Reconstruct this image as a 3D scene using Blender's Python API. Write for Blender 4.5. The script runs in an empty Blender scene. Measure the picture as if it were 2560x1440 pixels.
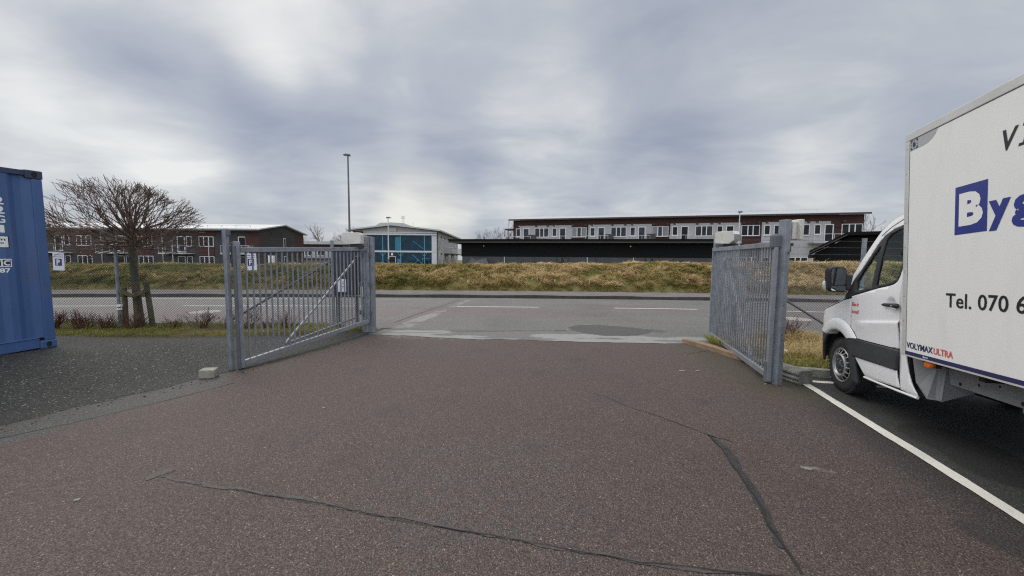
import bpy, bmesh, math, random
import numpy as np
from mathutils import Vector, Matrix
from mathutils.geometry import tessellate_polygon

random.seed(7)
RNG = np.random.default_rng(11)
S = bpy.context.scene
COL = S.collection
R = math.radians
PI = math.pi

# ------------------------------------------------------------------ camera
CZ = 1.68
PITCH = math.atan(70 / 950.0)
ROLL = R(0.5)
_fw = Vector((0, math.cos(PITCH), -math.sin(PITCH)))
_r0 = Vector((1, 0, 0))
_u0 = Vector((0, math.sin(PITCH), math.cos(PITCH)))
_ri = _r0 * math.cos(ROLL) + _u0 * math.sin(ROLL)
_up = _u0 * math.cos(ROLL) - _r0 * math.sin(ROLL)
cam = bpy.data.cameras.new("camera")
cam.sensor_width = 36.0
cam.lens = 36.0 * 950 / 2560
cam.clip_start = 0.05
cam.clip_end = 2000
camo = bpy.data.objects.new("camera", cam)
COL.objects.link(camo)
m = Matrix((_ri, _up, -_fw)).transposed().to_4x4()
m.translation = Vector((0, 0, CZ))
camo.matrix_world = m
S.camera = camo

# ------------------------------------------------------------------ sky, sun, exposure
SUN_EL, SUN_AZ = R(48), R(-50)          # azimuth from +Y towards +X
SUN_STRENGTH = 1.5
SKY_GAIN = 1.0
S.view_settings.view_transform = 'Standard'
S.view_settings.look = 'None'
S.view_settings.gamma = 1.0
S.view_settings.use_curve_mapping = False
S.view_settings.exposure = 0.0
S.render.engine = 'CYCLES'
S.cycles.use_denoising = False          # keep the grain of asphalt, grass and netting
S.cycles.filter_width = 1.2
S.cycles.sample_clamp_indirect = 6.0

sun = bpy.data.lights.new("sun", 'SUN')
sun.energy = SUN_STRENGTH
sun.angle = R(45)
sun.color = (1.0, 0.95, 0.87)
suno = bpy.data.objects.new("sun", sun)
COL.objects.link(suno)
sd = Vector((math.sin(SUN_AZ) * math.cos(SUN_EL), math.cos(SUN_AZ) * math.cos(SUN_EL), math.sin(SUN_EL)))
suno.rotation_euler = sd.to_track_quat('Z', 'Y').to_euler()


class NT:
    """small helper to write node trees as expressions"""
    def __init__(self, tree):
        self.t = tree
        self.n = tree.nodes
        self.l = tree.links

    def node(self, kind, **kw):
        nd = self.n.new(kind)
        for k, v in kw.items():
            setattr(nd, k, v)
        return nd

    def put(self, sock, v):
        if isinstance(v, bpy.types.NodeSocket):
            self.l.new(v, sock)
        elif isinstance(v, (tuple, list)) and len(v) == 3 and sock.type == 'RGBA':
            sock.default_value = (*v, 1)
        else:
            sock.default_value = v

    def m(self, op, a, b=0.0, c=0.0, clamp=False):
        nd = self.node('ShaderNodeMath', operation=op, use_clamp=clamp)
        self.put(nd.inputs[0], a); self.put(nd.inputs[1], b); self.put(nd.inputs[2], c)
        return nd.outputs[0]

    def vm(self, op, a, b=(0, 0, 0)):
        nd = self.node('ShaderNodeVectorMath', operation=op)
        self.put(nd.inputs[0], a); self.put(nd.inputs[1], b)
        return nd.outputs['Value'] if op in ('DOT_PRODUCT', 'LENGTH', 'DISTANCE') else nd.outputs['Vector']

    def scale(self, v, s):
        mp = self.node('ShaderNodeMapping')
        self.put(mp.inputs['Vector'], v)
        mp.inputs['Scale'].default_value = s
        return mp.outputs[0]

    def noise(self, v, scale, detail=3, rough=0.55, dist=0.0, col=False):
        nd = self.node('ShaderNodeTexNoise')
        self.put(nd.inputs['Vector'], v)
        nd.inputs['Scale'].default_value = scale
        nd.inputs['Detail'].default_value = detail
        nd.inputs['Roughness'].default_value = rough
        nd.inputs['Distortion'].default_value = dist
        return nd.outputs['Color'] if col else nd.outputs['Fac']

    def voro(self, v, scale, feature='F1', rand=1.0):
        nd = self.node('ShaderNodeTexVoronoi', feature=feature)
        self.put(nd.inputs['Vector'], v)
        nd.inputs['Scale'].default_value = scale
        nd.inputs['Randomness'].default_value = rand
        return nd

    def step(self, v, a, b):
        nd = self.node('ShaderNodeMapRange', interpolation_type='SMOOTHSTEP')
        self.put(nd.inputs[0], v); self.put(nd.inputs[1], a); self.put(nd.inputs[2], b)
        return nd.outputs[0]

    def ramp(self, fac, stops, interp='LINEAR'):
        nd = self.node('ShaderNodeValToRGB')
        cr = nd.color_ramp
        cr.interpolation = interp
        while len(cr.elements) < len(stops):
            cr.elements.new(0.5)
        for e, (p, c) in zip(cr.elements, stops):
            e.position = p
            e.color = (*c, 1) if len(c) == 3 else c
        self.put(nd.inputs[0], fac)
        return nd.outputs[0]

    def mix(self, fac, a, b, mode='MIX'):
        nd = self.node('ShaderNodeMix', data_type='RGBA', blend_type=mode)
        nd.clamp_factor = True
        self.put(nd.inputs[0], fac); self.put(nd.inputs[6], a); self.put(nd.inputs[7], b)
        return nd.outputs[2]

    def attr(self, name):
        return self.node('ShaderNodeAttribute', attribute_name=name).outputs['Fac']

    def pos(self):
        return self.node('ShaderNodeNewGeometry').outputs['Position']

    def obj(self):
        return self.node('ShaderNodeTexCoord').outputs['Object']


def sky_world():
    w = bpy.data.worlds.new("World")
    S.world = w
    w.use_nodes = True
    w.node_tree.nodes.clear()
    N = NT(w.node_tree)
    d = N.node('ShaderNodeTexCoord').outputs['Generated']
    d = N.vm('NORMALIZE', d)
    sep = N.node('ShaderNodeSeparateXYZ')
    N.put(sep.inputs[0], d)
    x, y, z = sep.outputs
    zz = N.m('ADD', N.m('MAXIMUM', z, 0.0), 0.16)
    comb = N.node('ShaderNodeCombineXYZ')
    N.put(comb.inputs[0], N.m('DIVIDE', x, zz)); N.put(comb.inputs[1], N.m('DIVIDE', y, zz)); N.put(comb.inputs[2], 0.0)
    uv = comb.outputs[0]
    uvs = N.scale(uv, (0.8, 1.0, 1.0))
    n1 = N.noise(N.vm('ADD', uvs, (3.1, 7.3, 0.4)), 0.62, 4, 0.5, 0.35)
    n2 = N.noise(N.vm('ADD', uvs, (11.7, 2.3, 1.9)), 1.9, 7, 0.56, 0.55)
    n3 = N.noise(N.vm('ADD', uvs, (1.7, 9.3, 4.9)), 5.5, 6, 0.58, 0.7)
    f = N.m('ADD', N.m('MULTIPLY', N.m('SUBTRACT', n1, .5), 0.52), N.m('MULTIPLY', N.m('SUBTRACT', n2, .5), 0.50))
    f = N.m('ADD', f, N.m('MULTIPLY', N.m('SUBTRACT', n3, .5), 0.10))
    f = N.m('ADD', f, 0.508)

    def spot(px, py, inner, outer, amt):
        v = (_fw + _ri * ((px - 1280) / 950.0) - _up * ((py - 720) / 950.0)).normalized()
        dt = N.vm('DOT_PRODUCT', d, tuple(v))
        return N.m('MULTIPLY', N.step(dt, math.cos(R(outer)), math.cos(R(inner))), amt)

    for px, py, i, o, a in ((745, 90, 0, 9, .20), (600, 140, 0, 8, .08), (680, 195, 0, 5, .06), (330, 60, 0, 20, .06), (120, 50, 0, 18, .05), (60, 190, 0, 18, .07), (60, 285, 0, 9, .05), (250, 320, 0, 8, .07), (430, 360, 0, 8, .13),
                            (560, 400, 0, 7, .05), (250, 430, 0, 12, .03), (820, 470, 0, 7, .13), (700, 480, 0, 5, .08), (950, 480, 0, 6, .08), (1080, 530, 0, 8, .20), (1000, 545, 0, 5, .16), (1250, 510, 0, 6, .10),
                            (1000, 350, 0, 4, .08), (1370, 300, 0, 12, .08), (1950, 270, 0, 14, .07), (2100, 200, 0, 12, .05), (1620, 490, 0, 7, .07), (2050, 480, 0, 9, .06), (900, 90, 0, 12, .05), (480, 470, 0, 8, .07), (1750, 540, 0, 5, .06),
                            (400, 225, 0, 9, -.14), (520, 250, 0, 9, -.10), (720, 290, 0, 9, -.11), (640, 310, 0, 7, -.07), (300, 190, 0, 7, -.07), (860, 240, 0, 8, -.07), (1660, 400, 0, 9, -.12), (1780, 400, 0, 9, -.08), (1500, 430, 0, 9, -.05),
                            (1800, 60, 0, 18, -.13), (1560, 80, 0, 10, -.06), (2300, 60, 0, 14, -.08), (2230, 330, 0, 8, -.05), (1150, 400, 0, 8, -.07), (90, 390, 0, 9, -.10), (300, 490, 0, 6, -.05), (780, 510, 0, 5, -.12), (640, 540, 0, 8, -.12),
                            (1230, 585, 0, 4, -.08), (960, 180, 0, 9, -.03), (1900, 500, 0, 6, -.03)):
        f = N.m('ADD', f, spot(px, py, i, o, a))
    cloud = N.ramp(f, [(0.22, (.315, .36, .45)), (0.38, (.420, .455, .535)), (0.52, (.520, .550, .602)), (0.65, (.67, .69, .71)), (0.82, (.86, .87, .85))])
    warm = spot(1050, 540, 0, 9, 1.0)
    cloud = N.mix(N.m('MULTIPLY', warm, .35), cloud, (.86, .82, .70))
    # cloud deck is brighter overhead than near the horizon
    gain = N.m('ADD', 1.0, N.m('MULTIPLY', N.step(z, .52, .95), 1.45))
    gain = N.m('ADD', gain, N.m('MULTIPLY', N.step(N.m('MULTIPLY', y, -1.0), -.1, .6), 1.35))  # added gain on the unseen sky behind the camera, lights truck and upright faces
    hi = N.m('MULTIPLY', N.step(z, .50, .85), .7)
    cloud = N.mix(hi, cloud, (.72, .69, .64))
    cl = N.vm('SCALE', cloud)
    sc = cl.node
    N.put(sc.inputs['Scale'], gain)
    sky = N.node('ShaderNodeTexSky', sky_type='NISHITA')
    sky.sun_disc = False
    sky.sun_elevation = SUN_EL
    sky.sun_rotation = SUN_AZ
    nish = N.vm('SCALE', sky.outputs[0])
    nish.node.inputs['Scale'].default_value = 0.08
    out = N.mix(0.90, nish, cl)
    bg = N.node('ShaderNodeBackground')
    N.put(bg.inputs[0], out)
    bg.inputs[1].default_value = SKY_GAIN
    o = N.node('ShaderNodeOutputWorld')
    N.l.new(bg.outputs[0], o.inputs[0])


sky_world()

# ------------------------------------------------------------------ helpers
def tag(o, label=None, cat=None, group=None, kind=None):
    if label: o['label'] = label
    if cat: o['category'] = cat
    if group: o['group'] = group
    if kind: o['kind'] = kind
    return o


def empty(name, loc=(0, 0, 0), rz=0.0, label=None, cat=None, group=None):
    o = bpy.data.objects.new(name, None)
    o.empty_display_size = 0.2
    COL.objects.link(o)
    o.location = loc
    o.rotation_euler = (0, 0, rz)
    return tag(o, label, cat, group)


def copy_tree(o, parent=None):
    c = o.copy()
    COL.objects.link(c)
    if parent: c.parent = parent
    for ch in list(o.children):
        copy_tree(ch, c)
    return c


class MB:
    def __init__(self):
        self.v, self.f, self.mi = [], [], []

    def add(self, vs, fs, mi=0):
        b = len(self.v)
        self.v += [tuple(p) for p in vs]
        self.f += [tuple(i + b for i in f) for f in fs]
        self.mi += [mi] * len(fs)
        return self

    def box(self, c, s, M=None, mi=0):
        x, y, z = s[0] / 2, s[1] / 2, s[2] / 2
        vs = [Vector((a * x, b * y, d * z)) for d in (-1, 1) for b in (-1, 1) for a in (-1, 1)]
        if M is not None: vs = [M @ p for p in vs]
        vs = [p + Vector(c) for p in vs]
        return self.add(vs, [(0, 2, 3, 1), (4, 5, 7, 6), (0, 1, 5, 4), (2, 6, 7, 3), (0, 4, 6, 2), (1, 3, 7, 5)], mi)

    def bb(self, x0, x1, y0, y1, z0, z1, mi=0):
        return self.box(((x0 + x1) / 2, (y0 + y1) / 2, (z0 + z1) / 2), (abs(x1 - x0), abs(y1 - y0), abs(z1 - z0)), None, mi)

    def bar(self, p0, p1, w, h, up=(0, 0, 1), mi=0):
        p0, p1 = Vector(p0), Vector(p1)
        d = p1 - p0
        L = d.length
        yv = d.normalized()
        xv = yv.cross(Vector(up))
        if xv.length < 1e-4: xv = yv.cross(Vector((1, 0, 0)))
        xv.normalize()
        zv = xv.cross(yv)
        M = Matrix((xv, yv, zv)).transposed()
        return self.box((p0 + p1) / 2, (w, L, h), M, mi)

    def tube(self, pts, r, n=8, cap=True, mi=0):
        pts = [Vector(p) for p in pts]
        rs = r if isinstance(r, (list, tuple)) else [r] * len(pts)
        rings = []
        t0 = (pts[1] - pts[0]).normalized()
        a = t0.orthogonal().normalized()
        for i, p in enumerate(pts):
            t = (pts[min(i + 1, len(pts) - 1)] - pts[max(i - 1, 0)]).normalized()
            a = (a - t * a.dot(t))
            if a.length < 1e-6: a = t.orthogonal()
            a.normalize()
            b = t.cross(a)
            rings.append([p + (a * math.cos(2 * PI * k / n) + b * math.sin(2 * PI * k / n)) * rs[i] for k in range(n)])
        vs = [q for rg in rings for q in rg]
        fs = [(i * n + k, i * n + (k + 1) % n, (i + 1) * n + (k + 1) % n, (i + 1) * n + k) for i in range(len(pts) - 1) for k in range(n)]
        if cap:
            fs.append(tuple(reversed(range(n))))
            fs.append(tuple((len(pts) - 1) * n + k for k in range(n)))
        return self.add(vs, fs, mi)

    def prism(self, poly, a0, a1, axis='y', mi=0):
        """poly in the two other axes, extruded from a0 to a1"""
        def P(u, v, a):
            return {'y': (u, a, v), 'x': (a, u, v), 'z': (u, v, a)}[axis]
        n = len(poly)
        vs = [P(u, v, a0) for u, v in poly] + [P(u, v, a1) for u, v in poly]
        fs = [tuple(range(n)), tuple(reversed(range(n, 2 * n)))] + [(i, i + n, (i + 1) % n + n, (i + 1) % n) for i in range(n)]
        return self.add(vs, fs, mi)

    def lathe(self, prof, c, axis='x', n=32, mi=0, closed=False):
        """prof: (along, radius) list"""
        vs = []
        for a, r in prof:
            for k in range(n):
                t = 2 * PI * k / n
                u, v = r * math.cos(t), r * math.sin(t)
                p = {'x': (a, u, v), 'y': (u, a, v), 'z': (u, v, a)}[axis]
                vs.append((p[0] + c[0], p[1] + c[1], p[2] + c[2]))
        fs = []
        m_ = len(prof)
        for i in range(m_ if closed else m_ - 1):
            j = (i + 1) % m_
            for k in range(n):
                fs.append((i * n + k, i * n + (k + 1) % n, j * n + (k + 1) % n, j * n + k))
        return self.add(vs, fs, mi)

    def xf(self, M):
        self.v = [tuple(M @ Vector(p)) for p in self.v]
        return self

    def build(self, name, mats, parent=None, smooth=False, bevel=0.0, fix=True, angle=35):
        me = bpy.data.meshes.new(name)
        me.from_pydata(self.v, [], self.f)
        if not isinstance(mats, (list, tuple)): mats = [mats]
        for q in mats: me.materials.append(q)
        if len(mats) > 1: me.polygons.foreach_set('material_index', self.mi)
        if fix:
            bm = bmesh.new()
            bm.from_mesh(me)
            bmesh.ops.recalc_face_normals(bm, faces=bm.faces)
            bm.to_mesh(me)
            bm.free()
        if smooth:
            me.polygons.foreach_set('use_smooth', [True] * len(me.polygons))
            try: me.set_sharp_from_angle(angle=R(angle))
            except Exception: pass
        o = bpy.data.objects.new(name, me)
        COL.objects.link(o)
        if parent: o.parent = parent
        if bevel:
            bv = o.modifiers.new('bevel', 'BEVEL')
            bv.width = bevel; bv.segments = 2; bv.limit_method = 'ANGLE'; bv.angle_limit = R(40)
        return o


def vnoise(x, y, seed=0):
    """smooth 2-D value noise, 0..1"""
    x = np.asarray(x, float); y = np.asarray(y, float)
    xi, yi = np.floor(x).astype(np.int64), np.floor(y).astype(np.int64)
    fx, fy = x - xi, y - yi
    fx, fy = fx * fx * (3 - 2 * fx), fy * fy * (3 - 2 * fy)
    def h(a, b):
        n = (a * 374761393 + b * 668265263 + seed * 1442695041) & 0x7fffffff
        n = ((n ^ (n >> 13)) * 1274126177) & 0x7fffffff
        n = (n ^ (n >> 16)) & 0xffff
        return n / 65535.0
    return (h(xi, yi) * (1 - fx) + h(xi + 1, yi) * fx) * (1 - fy) + (h(xi, yi + 1) * (1 - fx) + h(xi + 1, yi + 1) * fx) * fy


def fbm(x, y, seed=0, oct=4):
    s, a, t = 0, .5, 0
    for k in range(oct):
        s = s + a * vnoise(x * 2 ** k, y * 2 ** k, seed + k * 17); t += a; a *= .5
    return s / t


def sstep(v, a, b):
    t = np.clip((v - a) / (b - a), 0, 1)
    return t * t * (3 - 2 * t)


def grid_mesh(name, X, Y, Z, mat, attrs=None, parent=None, smooth=True, keep=None):
    """X,Y,Z: 2-D arrays"""
    r, c = X.shape
    me = bpy.data.meshes.new(name)
    co = np.stack([X, Y, Z], -1).reshape(-1, 3)
    idx = np.arange(r * c).reshape(r, c)
    q = np.stack([idx[:-1, :-1], idx[:-1, 1:], idx[1:, 1:], idx[1:, :-1]], -1).reshape(-1, 4)
    if keep is not None:
        kf = (keep[:-1, :-1] | keep[:-1, 1:] | keep[1:, 1:] | keep[1:, :-1]).reshape(-1)
        q = q[kf]
    me.vertices.add(len(co)); me.vertices.foreach_set('co', co.reshape(-1))
    me.loops.add(q.size); me.loops.foreach_set('vertex_index', q.reshape(-1).astype(np.int32))
    me.polygons.add(len(q))
    me.polygons.foreach_set('loop_start', np.arange(0, q.size, 4, dtype=np.int32))
    me.polygons.foreach_set('loop_total', np.full(len(q), 4, dtype=np.int32))
    me.polygons.foreach_set('use_smooth', np.full(len(q), smooth))
    for k, a in (attrs or {}).items():
        at = me.attributes.new(k, 'FLOAT', 'POINT')
        at.data.foreach_set('value', np.asarray(a, np.float32).reshape(-1))
    me.update(calc_edges=True); me.validate()
    me.materials.append(mat)
    o = bpy.data.objects.new(name, me)
    COL.objects.link(o)
    if parent: o.parent = parent
    return o


def blades(name, base, mat, length, width, lean, rnd, updir=None, parent=None):
    """grass: base (n,3); length, width (n,); lean (n,3) tip offset direction; rnd (n,) colour key"""
    n = len(base)
    ang = RNG.uniform(0, 2 * PI, n)
    side = np.stack([np.cos(ang), np.sin(ang), np.zeros(n)], -1) * width[:, None] * .5
    upv = np.array([0, 0, 1.0])
    L = length[:, None]
    mid = base + upv * L * .55 + lean * L * .28
    tip = base + upv * L * .72 + lean * L * .95
    co = np.stack([base - side, base + side, mid + side * .8, mid - side * .8, tip], 1).reshape(-1, 3)
    b = np.arange(n)[:, None] * 5
    q = (b + np.array([0, 1, 2, 3]))
    t = (b + np.array([3, 2, 4]))
    lv = np.concatenate([q, t], 1).reshape(-1).astype(np.int32)
    me = bpy.data.meshes.new(name)
    me.vertices.add(len(co)); me.vertices.foreach_set('co', co.reshape(-1))
    me.loops.add(len(lv)); me.loops.foreach_set('vertex_index', lv)
    me.polygons.add(2 * n)
    ls = (np.arange(n)[:, None] * 7 + np.array([0, 4])).reshape(-1).astype(np.int32)
    lt = np.tile(np.array([4, 3], np.int32), n)
    me.polygons.foreach_set('loop_start', ls); me.polygons.foreach_set('loop_total', lt)
    at = me.attributes.new('rnd', 'FLOAT', 'POINT')
    at.data.foreach_set('value', np.repeat(rnd, 5).astype(np.float32))
    me.update(calc_edges=True)
    me.materials.append(mat)
    o = bpy.data.objects.new(name, me)
    COL.objects.link(o)
    if parent: o.parent = parent
    return o


def text_mesh(s, mat, name, O, U, V, w=None, h=None, bold=0.0, shear=0.0, parent=None, off=0.0015, space=1.0, T=None):
    """flat lettering: lower-left corner O, unit right U, unit up V, fitted to w x h metres"""
    cu = bpy.data.curves.new(name, 'FONT')
    cu.body = s
    cu.offset = bold
    cu.shear = shear
    cu.space_character = space
    cu.resolution_u = 3
    ob = bpy.data.objects.new(name, cu)
    COL.objects.link(ob)
    dg = bpy.context.evaluated_depsgraph_get()
    dg.update()
    me = bpy.data.meshes.new_from_object(ob.evaluated_get(dg))
    bpy.data.objects.remove(ob)
    bpy.data.curves.remove(cu)
    co = np.empty(len(me.vertices) * 3); me.vertices.foreach_get('co', co); co = co.reshape(-1, 3)
    lo, hi = co.min(0), co.max(0)
    sx = w / (hi[0] - lo[0]) if w else None
    sy = h / (hi[1] - lo[1]) if h else None
    sx = sx or sy; sy = sy or sx
    O, U, V = Vector(O), Vector(U), Vector(V)
    n = U.cross(V)
    pts = []
    for p in co:
        q = O + U * ((p[0] - lo[0]) * sx) + V * ((p[1] - lo[1]) * sy) + n * off
        pts.append(tuple(T @ q) if T is not None else tuple(q))
    me.vertices.foreach_set('co', np.array(pts).reshape(-1))
    me.name = name
    me.materials.clear(); me.materials.append(mat)
    me.update()
    o = bpy.data.objects.new(name, me)
    COL.objects.link(o)
    if parent: o.parent = parent
    return o


# ------------------------------------------------------------------ materials
def new_mat(name):
    q = bpy.data.materials.new(name)
    q.use_nodes = True
    q.node_tree.nodes.clear()
    N = NT(q.node_tree)
    bs = N.node('ShaderNodeBsdfPrincipled')
    o = N.node('ShaderNodeOutputMaterial')
    N.l.new(bs.outputs[0], o.inputs[0])
    return q, N, bs


def bump(N, bs, h, strength=.3, dist=.01):
    b = N.node('ShaderNodeBump')
    b.inputs['Strength'].default_value = strength
    b.inputs['Distance'].default_value = dist
    N.put(b.inputs['Height'], h)
    N.l.new(b.outputs[0], bs.inputs['Normal'])


def pmat(name, col, rough=.6, metal=0.0, var=.10, scale=3.0, stretch=(1, 1, 1), bumpy=0.0, bscale=80, spec=.5, dirt=None, dirt_amt=0.0, coat=0.0):
    q, N, bs = new_mat(name)
    p = N.scale(N.pos(), stretch)
    n = N.noise(p, scale, 5, .6)
    n2 = N.noise(p, scale * 9, 3, .6)
    k = N.m('ADD', N.m('MULTIPLY', n, .7), N.m('MULTIPLY', n2, .3))
    lo = tuple(c * (1 - var * 1.6) for c in col); hi = tuple(min(1, c * (1 + var * 1.6)) for c in col)
    c = N.ramp(k, [(.3, lo), (.7, hi)])
    if dirt:
        dm = N.step(N.noise(p, scale * 2.3, 6, .65, .4), .5, .75)
        c = N.mix(N.m('MULTIPLY', dm, dirt_amt), c, dirt)
    N.put(bs.inputs['Base Color'], c)
    N.put(bs.inputs['Roughness'], N.m('ADD', rough - .08, N.m('MULTIPLY', n2, .16), clamp=True))
    bs.inputs['Metallic'].default_value = metal
    bs.inputs['Specular IOR Level'].default_value = spec
    if coat: bs.inputs['Coat Weight'].default_value = coat
    if bumpy: bump(N, bs, N.noise(p, bscale, 3, .6), bumpy, .01)
    return q


def srgb(r, g, b):
    return tuple(((c / 255) / 12.92 if c / 255 < .04045 else ((c / 255 + .055) / 1.055) ** 2.4) for c in (r, g, b))


def mat_asphalt(name, c_dark, c_mid, c_red, c_chip, stone=58.0, bstr=.55):
    """aggregate asphalt; attributes: grey, dark, moss, light"""
    q, N, bs = new_mat(name)
    p = N.pos()
    v1 = N.voro(p, stone)
    v2 = N.voro(p, stone * 2.1)
    sep = N.node('ShaderNodeSeparateColor'); N.put(sep.inputs[0], v1.outputs['Color'])
    sep2 = N.node('ShaderNodeSeparateColor'); N.put(sep2.inputs[0], v2.outputs['Color'])
    st = N.ramp(sep.outputs[0], [(0, c_mid), (.5, c_red), (.80, c_mid), (.965, c_red), (.985, c_chip), (1.0, tuple(min(1, x * 1.7) for x in c_chip))])
    st2 = N.ramp(sep2.outputs[1], [(0, c_dark), (.35, c_mid), (.75, c_red), (.93, c_red), (1, c_chip)])
    cg = lambda s_, a, b: N.m('ADD', a, N.m('MULTIPLY', s_, b))
    st = N.vm('SCALE', st); N.put(st.node.inputs['Scale'], cg(sep.outputs[2], .60, .95))
    st2 = N.vm('SCALE', st2); N.put(st2.node.inputs['Scale'], cg(sep2.outputs[2], .45, 1.15))
    big = N.step(v1.outputs['Distance'], .50, .30)
    pick = N.step(sep.outputs[1], .30, .42)
    c = N.mix(N.m('MULTIPLY', N.m('MULTIPLY', big, pick), .8), st2, st)
    c = N.mix(N.m('MULTIPLY', N.step(v2.outputs['Distance'], .45, .75), .6), c, c_dark)
    # broad colour drift
    d1 = N.noise(p, .55, 5, .6, .4)
    d2 = N.noise(p, 3.2, 5, .62)
    gain = N.m('ADD', .42, N.m('ADD', N.m('MULTIPLY', d1, .82), N.m('MULTIPLY', d2, .36)))
    c = N.mix(1.0, c, N.ramp(gain, [(0, (0, 0, 0)), (1, (1, 1, 1))]), 'MULTIPLY')
    lum = N.node('ShaderNodeRGBToBW'); N.put(lum.inputs[0], c)
    gr = N.mix(1.0, N.ramp(lum.outputs[0], [(0, (0, 0, 0)), (1, (1, 1, 1))]), (1.10, 1.09, 1.07), 'MULTIPLY')
    nz = N.m('SUBTRACT', N.noise(p, 7.0, 5, .65, .5), .5)
    g = N.step(N.m('ADD', N.attr('grey'), N.m('MULTIPLY', nz, .7)), .3, .7)
    c = N.mix(g, c, gr)
    c = N.mix(N.m('MULTIPLY', N.step(N.m('ADD', N.attr('light'), nz), .25, .8), .75), c, N.mix(.55, c, (.36, .36, .36)))
    dk = N.m('MULTIPLY', N.step(N.m('ADD', N.attr('dark'), N.m('MULTIPLY', nz, .6)), .15, .85), .72)
    c = N.mix(dk, c, N.mix(.85, c, (.016, .016, .017)))
    mo = N.step(N.m('ADD', N.attr('moss'), N.m('MULTIPLY', nz, 1.1)), .35, .8)
    c = N.mix(N.m('MULTIPLY', mo, .75), c, N.mix(.6, c, (.052, .044, .022)))
    N.put(bs.inputs['Base Color'], c)
    N.put(bs.inputs['Roughness'], N.m('SUBTRACT', .70, N.m('MULTIPLY', dk, .12)))
    bs.inputs['Specular IOR Level'].default_value = .5
    bump(N, bs, N.m('ADD', N.m('MULTIPLY', v1.outputs['Distance'], -1.0), N.m('MULTIPLY', v2.outputs['Distance'], -.4)), bstr, .012)
    return q


def mat_grass(name, stops):
    q, N, bs = new_mat(name)
    c = N.ramp(N.attr('rnd'), stops)
    n = N.noise(N.pos(), 9, 3)
    c = N.mix(1.0, c, N.ramp(n, [(.25, (.72, .72, .72)), (.75, (1.2, 1.2, 1.2))]), 'MULTIPLY')
    N.put(bs.inputs['Base Color'], c)
    bs.inputs['Roughness'].default_value = .75
    bs.inputs['Specular IOR Level'].default_value = .25
    tr = N.node('ShaderNodeBsdfTranslucent')
    N.put(tr.inputs[0], c)
    mx = N.node('ShaderNodeMixShader'); mx.inputs[0].default_value = .35
    N.l.new(bs.outputs[0], mx.inputs[1]); N.l.new(tr.outputs[0], mx.inputs[2])
    out = [x for x in N.n if x.type == 'OUTPUT_MATERIAL'][0]
    N.l.new(mx.outputs[0], out.inputs[0])
    return q


def mat_soil(name, cols, scale=2.0):
    q, N, bs = new_mat(name)
    p = N.pos()
    n = N.m('ADD', N.m('MULTIPLY', N.noise(p, scale, 5, .6, .3), .6), N.m('MULTIPLY', N.noise(p, scale * 14, 4, .65), .4))
    k = len(cols)
    c = N.ramp(n, [(.28 + .44 * i / (k - 1), cols[i]) for i in range(k)])
    N.put(bs.inputs['Base Color'], c)
    bs.inputs['Roughness'].default_value = .95
    bs.inputs['Specular IOR Level'].default_value = .15
    bump(N, bs, N.noise(p, scale * 20, 5, .7), .8, .03)
    return q


def mat_glass(name, tint=(.02, .025, .03), rough=.04, alpha=0.0, spec=.6):
    """window pane: dark glossy, or see-through when alpha > 0"""
    q, N, bs = new_mat(name)
    n = N.noise(N.pos(), 1.3, 3)
    N.put(bs.inputs['Base Color'], N.ramp(n, [(.35, tuple(c * .6 for c in tint)), (.65, tuple(c * 1.5 for c in tint))]))
    bs.inputs['Roughness'].default_value = rough
    bs.inputs['Specular IOR Level'].default_value = spec
    bump(N, bs, N.noise(N.pos(), .8, 2), .06, .05)
    if alpha:
        tr = N.node('ShaderNodeBsdfTransparent')
        tr.inputs[0].default_value = (.80, .90, .86, 1)
        gl = N.node('ShaderNodeBsdfGlossy')
        gl.inputs['Roughness'].default_value = .03
        fr = N.node('ShaderNodeLayerWeight'); fr.inputs[0].default_value = .22
        mx = N.node('ShaderNodeMixShader'); fr.inputs[0].default_value = .5
        N.put(mx.inputs[0], N.m('ADD', .035, N.m('MULTIPLY', N.m('POWER', fr.outputs['Facing'], 5.0), .6)))
        N.l.new(tr.outputs[0], mx.inputs[1]); N.l.new(gl.outputs[0], mx.inputs[2])
        out = [x for x in N.n if x.type == 'OUTPUT_MATERIAL'][0]
        N.l.new(mx.outputs[0], out.inputs[0])
    return q


M = {}
M['yard'] = mat_asphalt('yard_asphalt', (.012, .0090, .0088), (.061, .0448, .0405), (.095, .0640, .0550), (.20, .165, .14), 74)
M['bay'] = mat_asphalt('bay_asphalt', (.017, .017, .017), (.033, .033, .033), (.048, .047, .046), (.10, .10, .098), 75, .3)
M['road'] = mat_asphalt('road_asphalt', (.060, .055, .055), (.108, .097, .096), (.148, .114, .111), (.26, .25, .24), 70, .2)
M['gravel'] = mat_asphalt('gravel', (.003, .0034, .003), (.015, .016, .0145), (.032, .0335, .0305), (.21, .21, .20), 40, 1.6)
M['pavement'] = mat_soil('pavement_concrete', [(.11, .108, .11), (.15, .145, .148), (.20, .195, .195)], 1.5)
M['kerb_dark'] = pmat('kerb_granite_dark', (.040, .030, .030), .85, var=.3, scale=4, bumpy=.3)
M['kerb'] = pmat('kerb_concrete', (.27, .26, .22), .9, var=.25, scale=6, bumpy=.4, dirt=(.08, .085, .05), dirt_amt=.6)
M['soil'] = mat_soil('soil', [(.05, .042, .022), (.095, .082, .036), (.15, .125, .06)])
M['bank'] = mat_soil('bank_soil', [(.075, .072, .025), (.13, .115, .045), (.20, .16, .08)], 1.2)
M['grass_dry'] = mat_grass('dry_grass', [(0, (.14, .155, .038)), (.25, (.25, .235, .070)), (.45, (.37, .29, .115)), (.7, (.56, .42, .215)), (1, (.78, .65, .41))])
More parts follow.
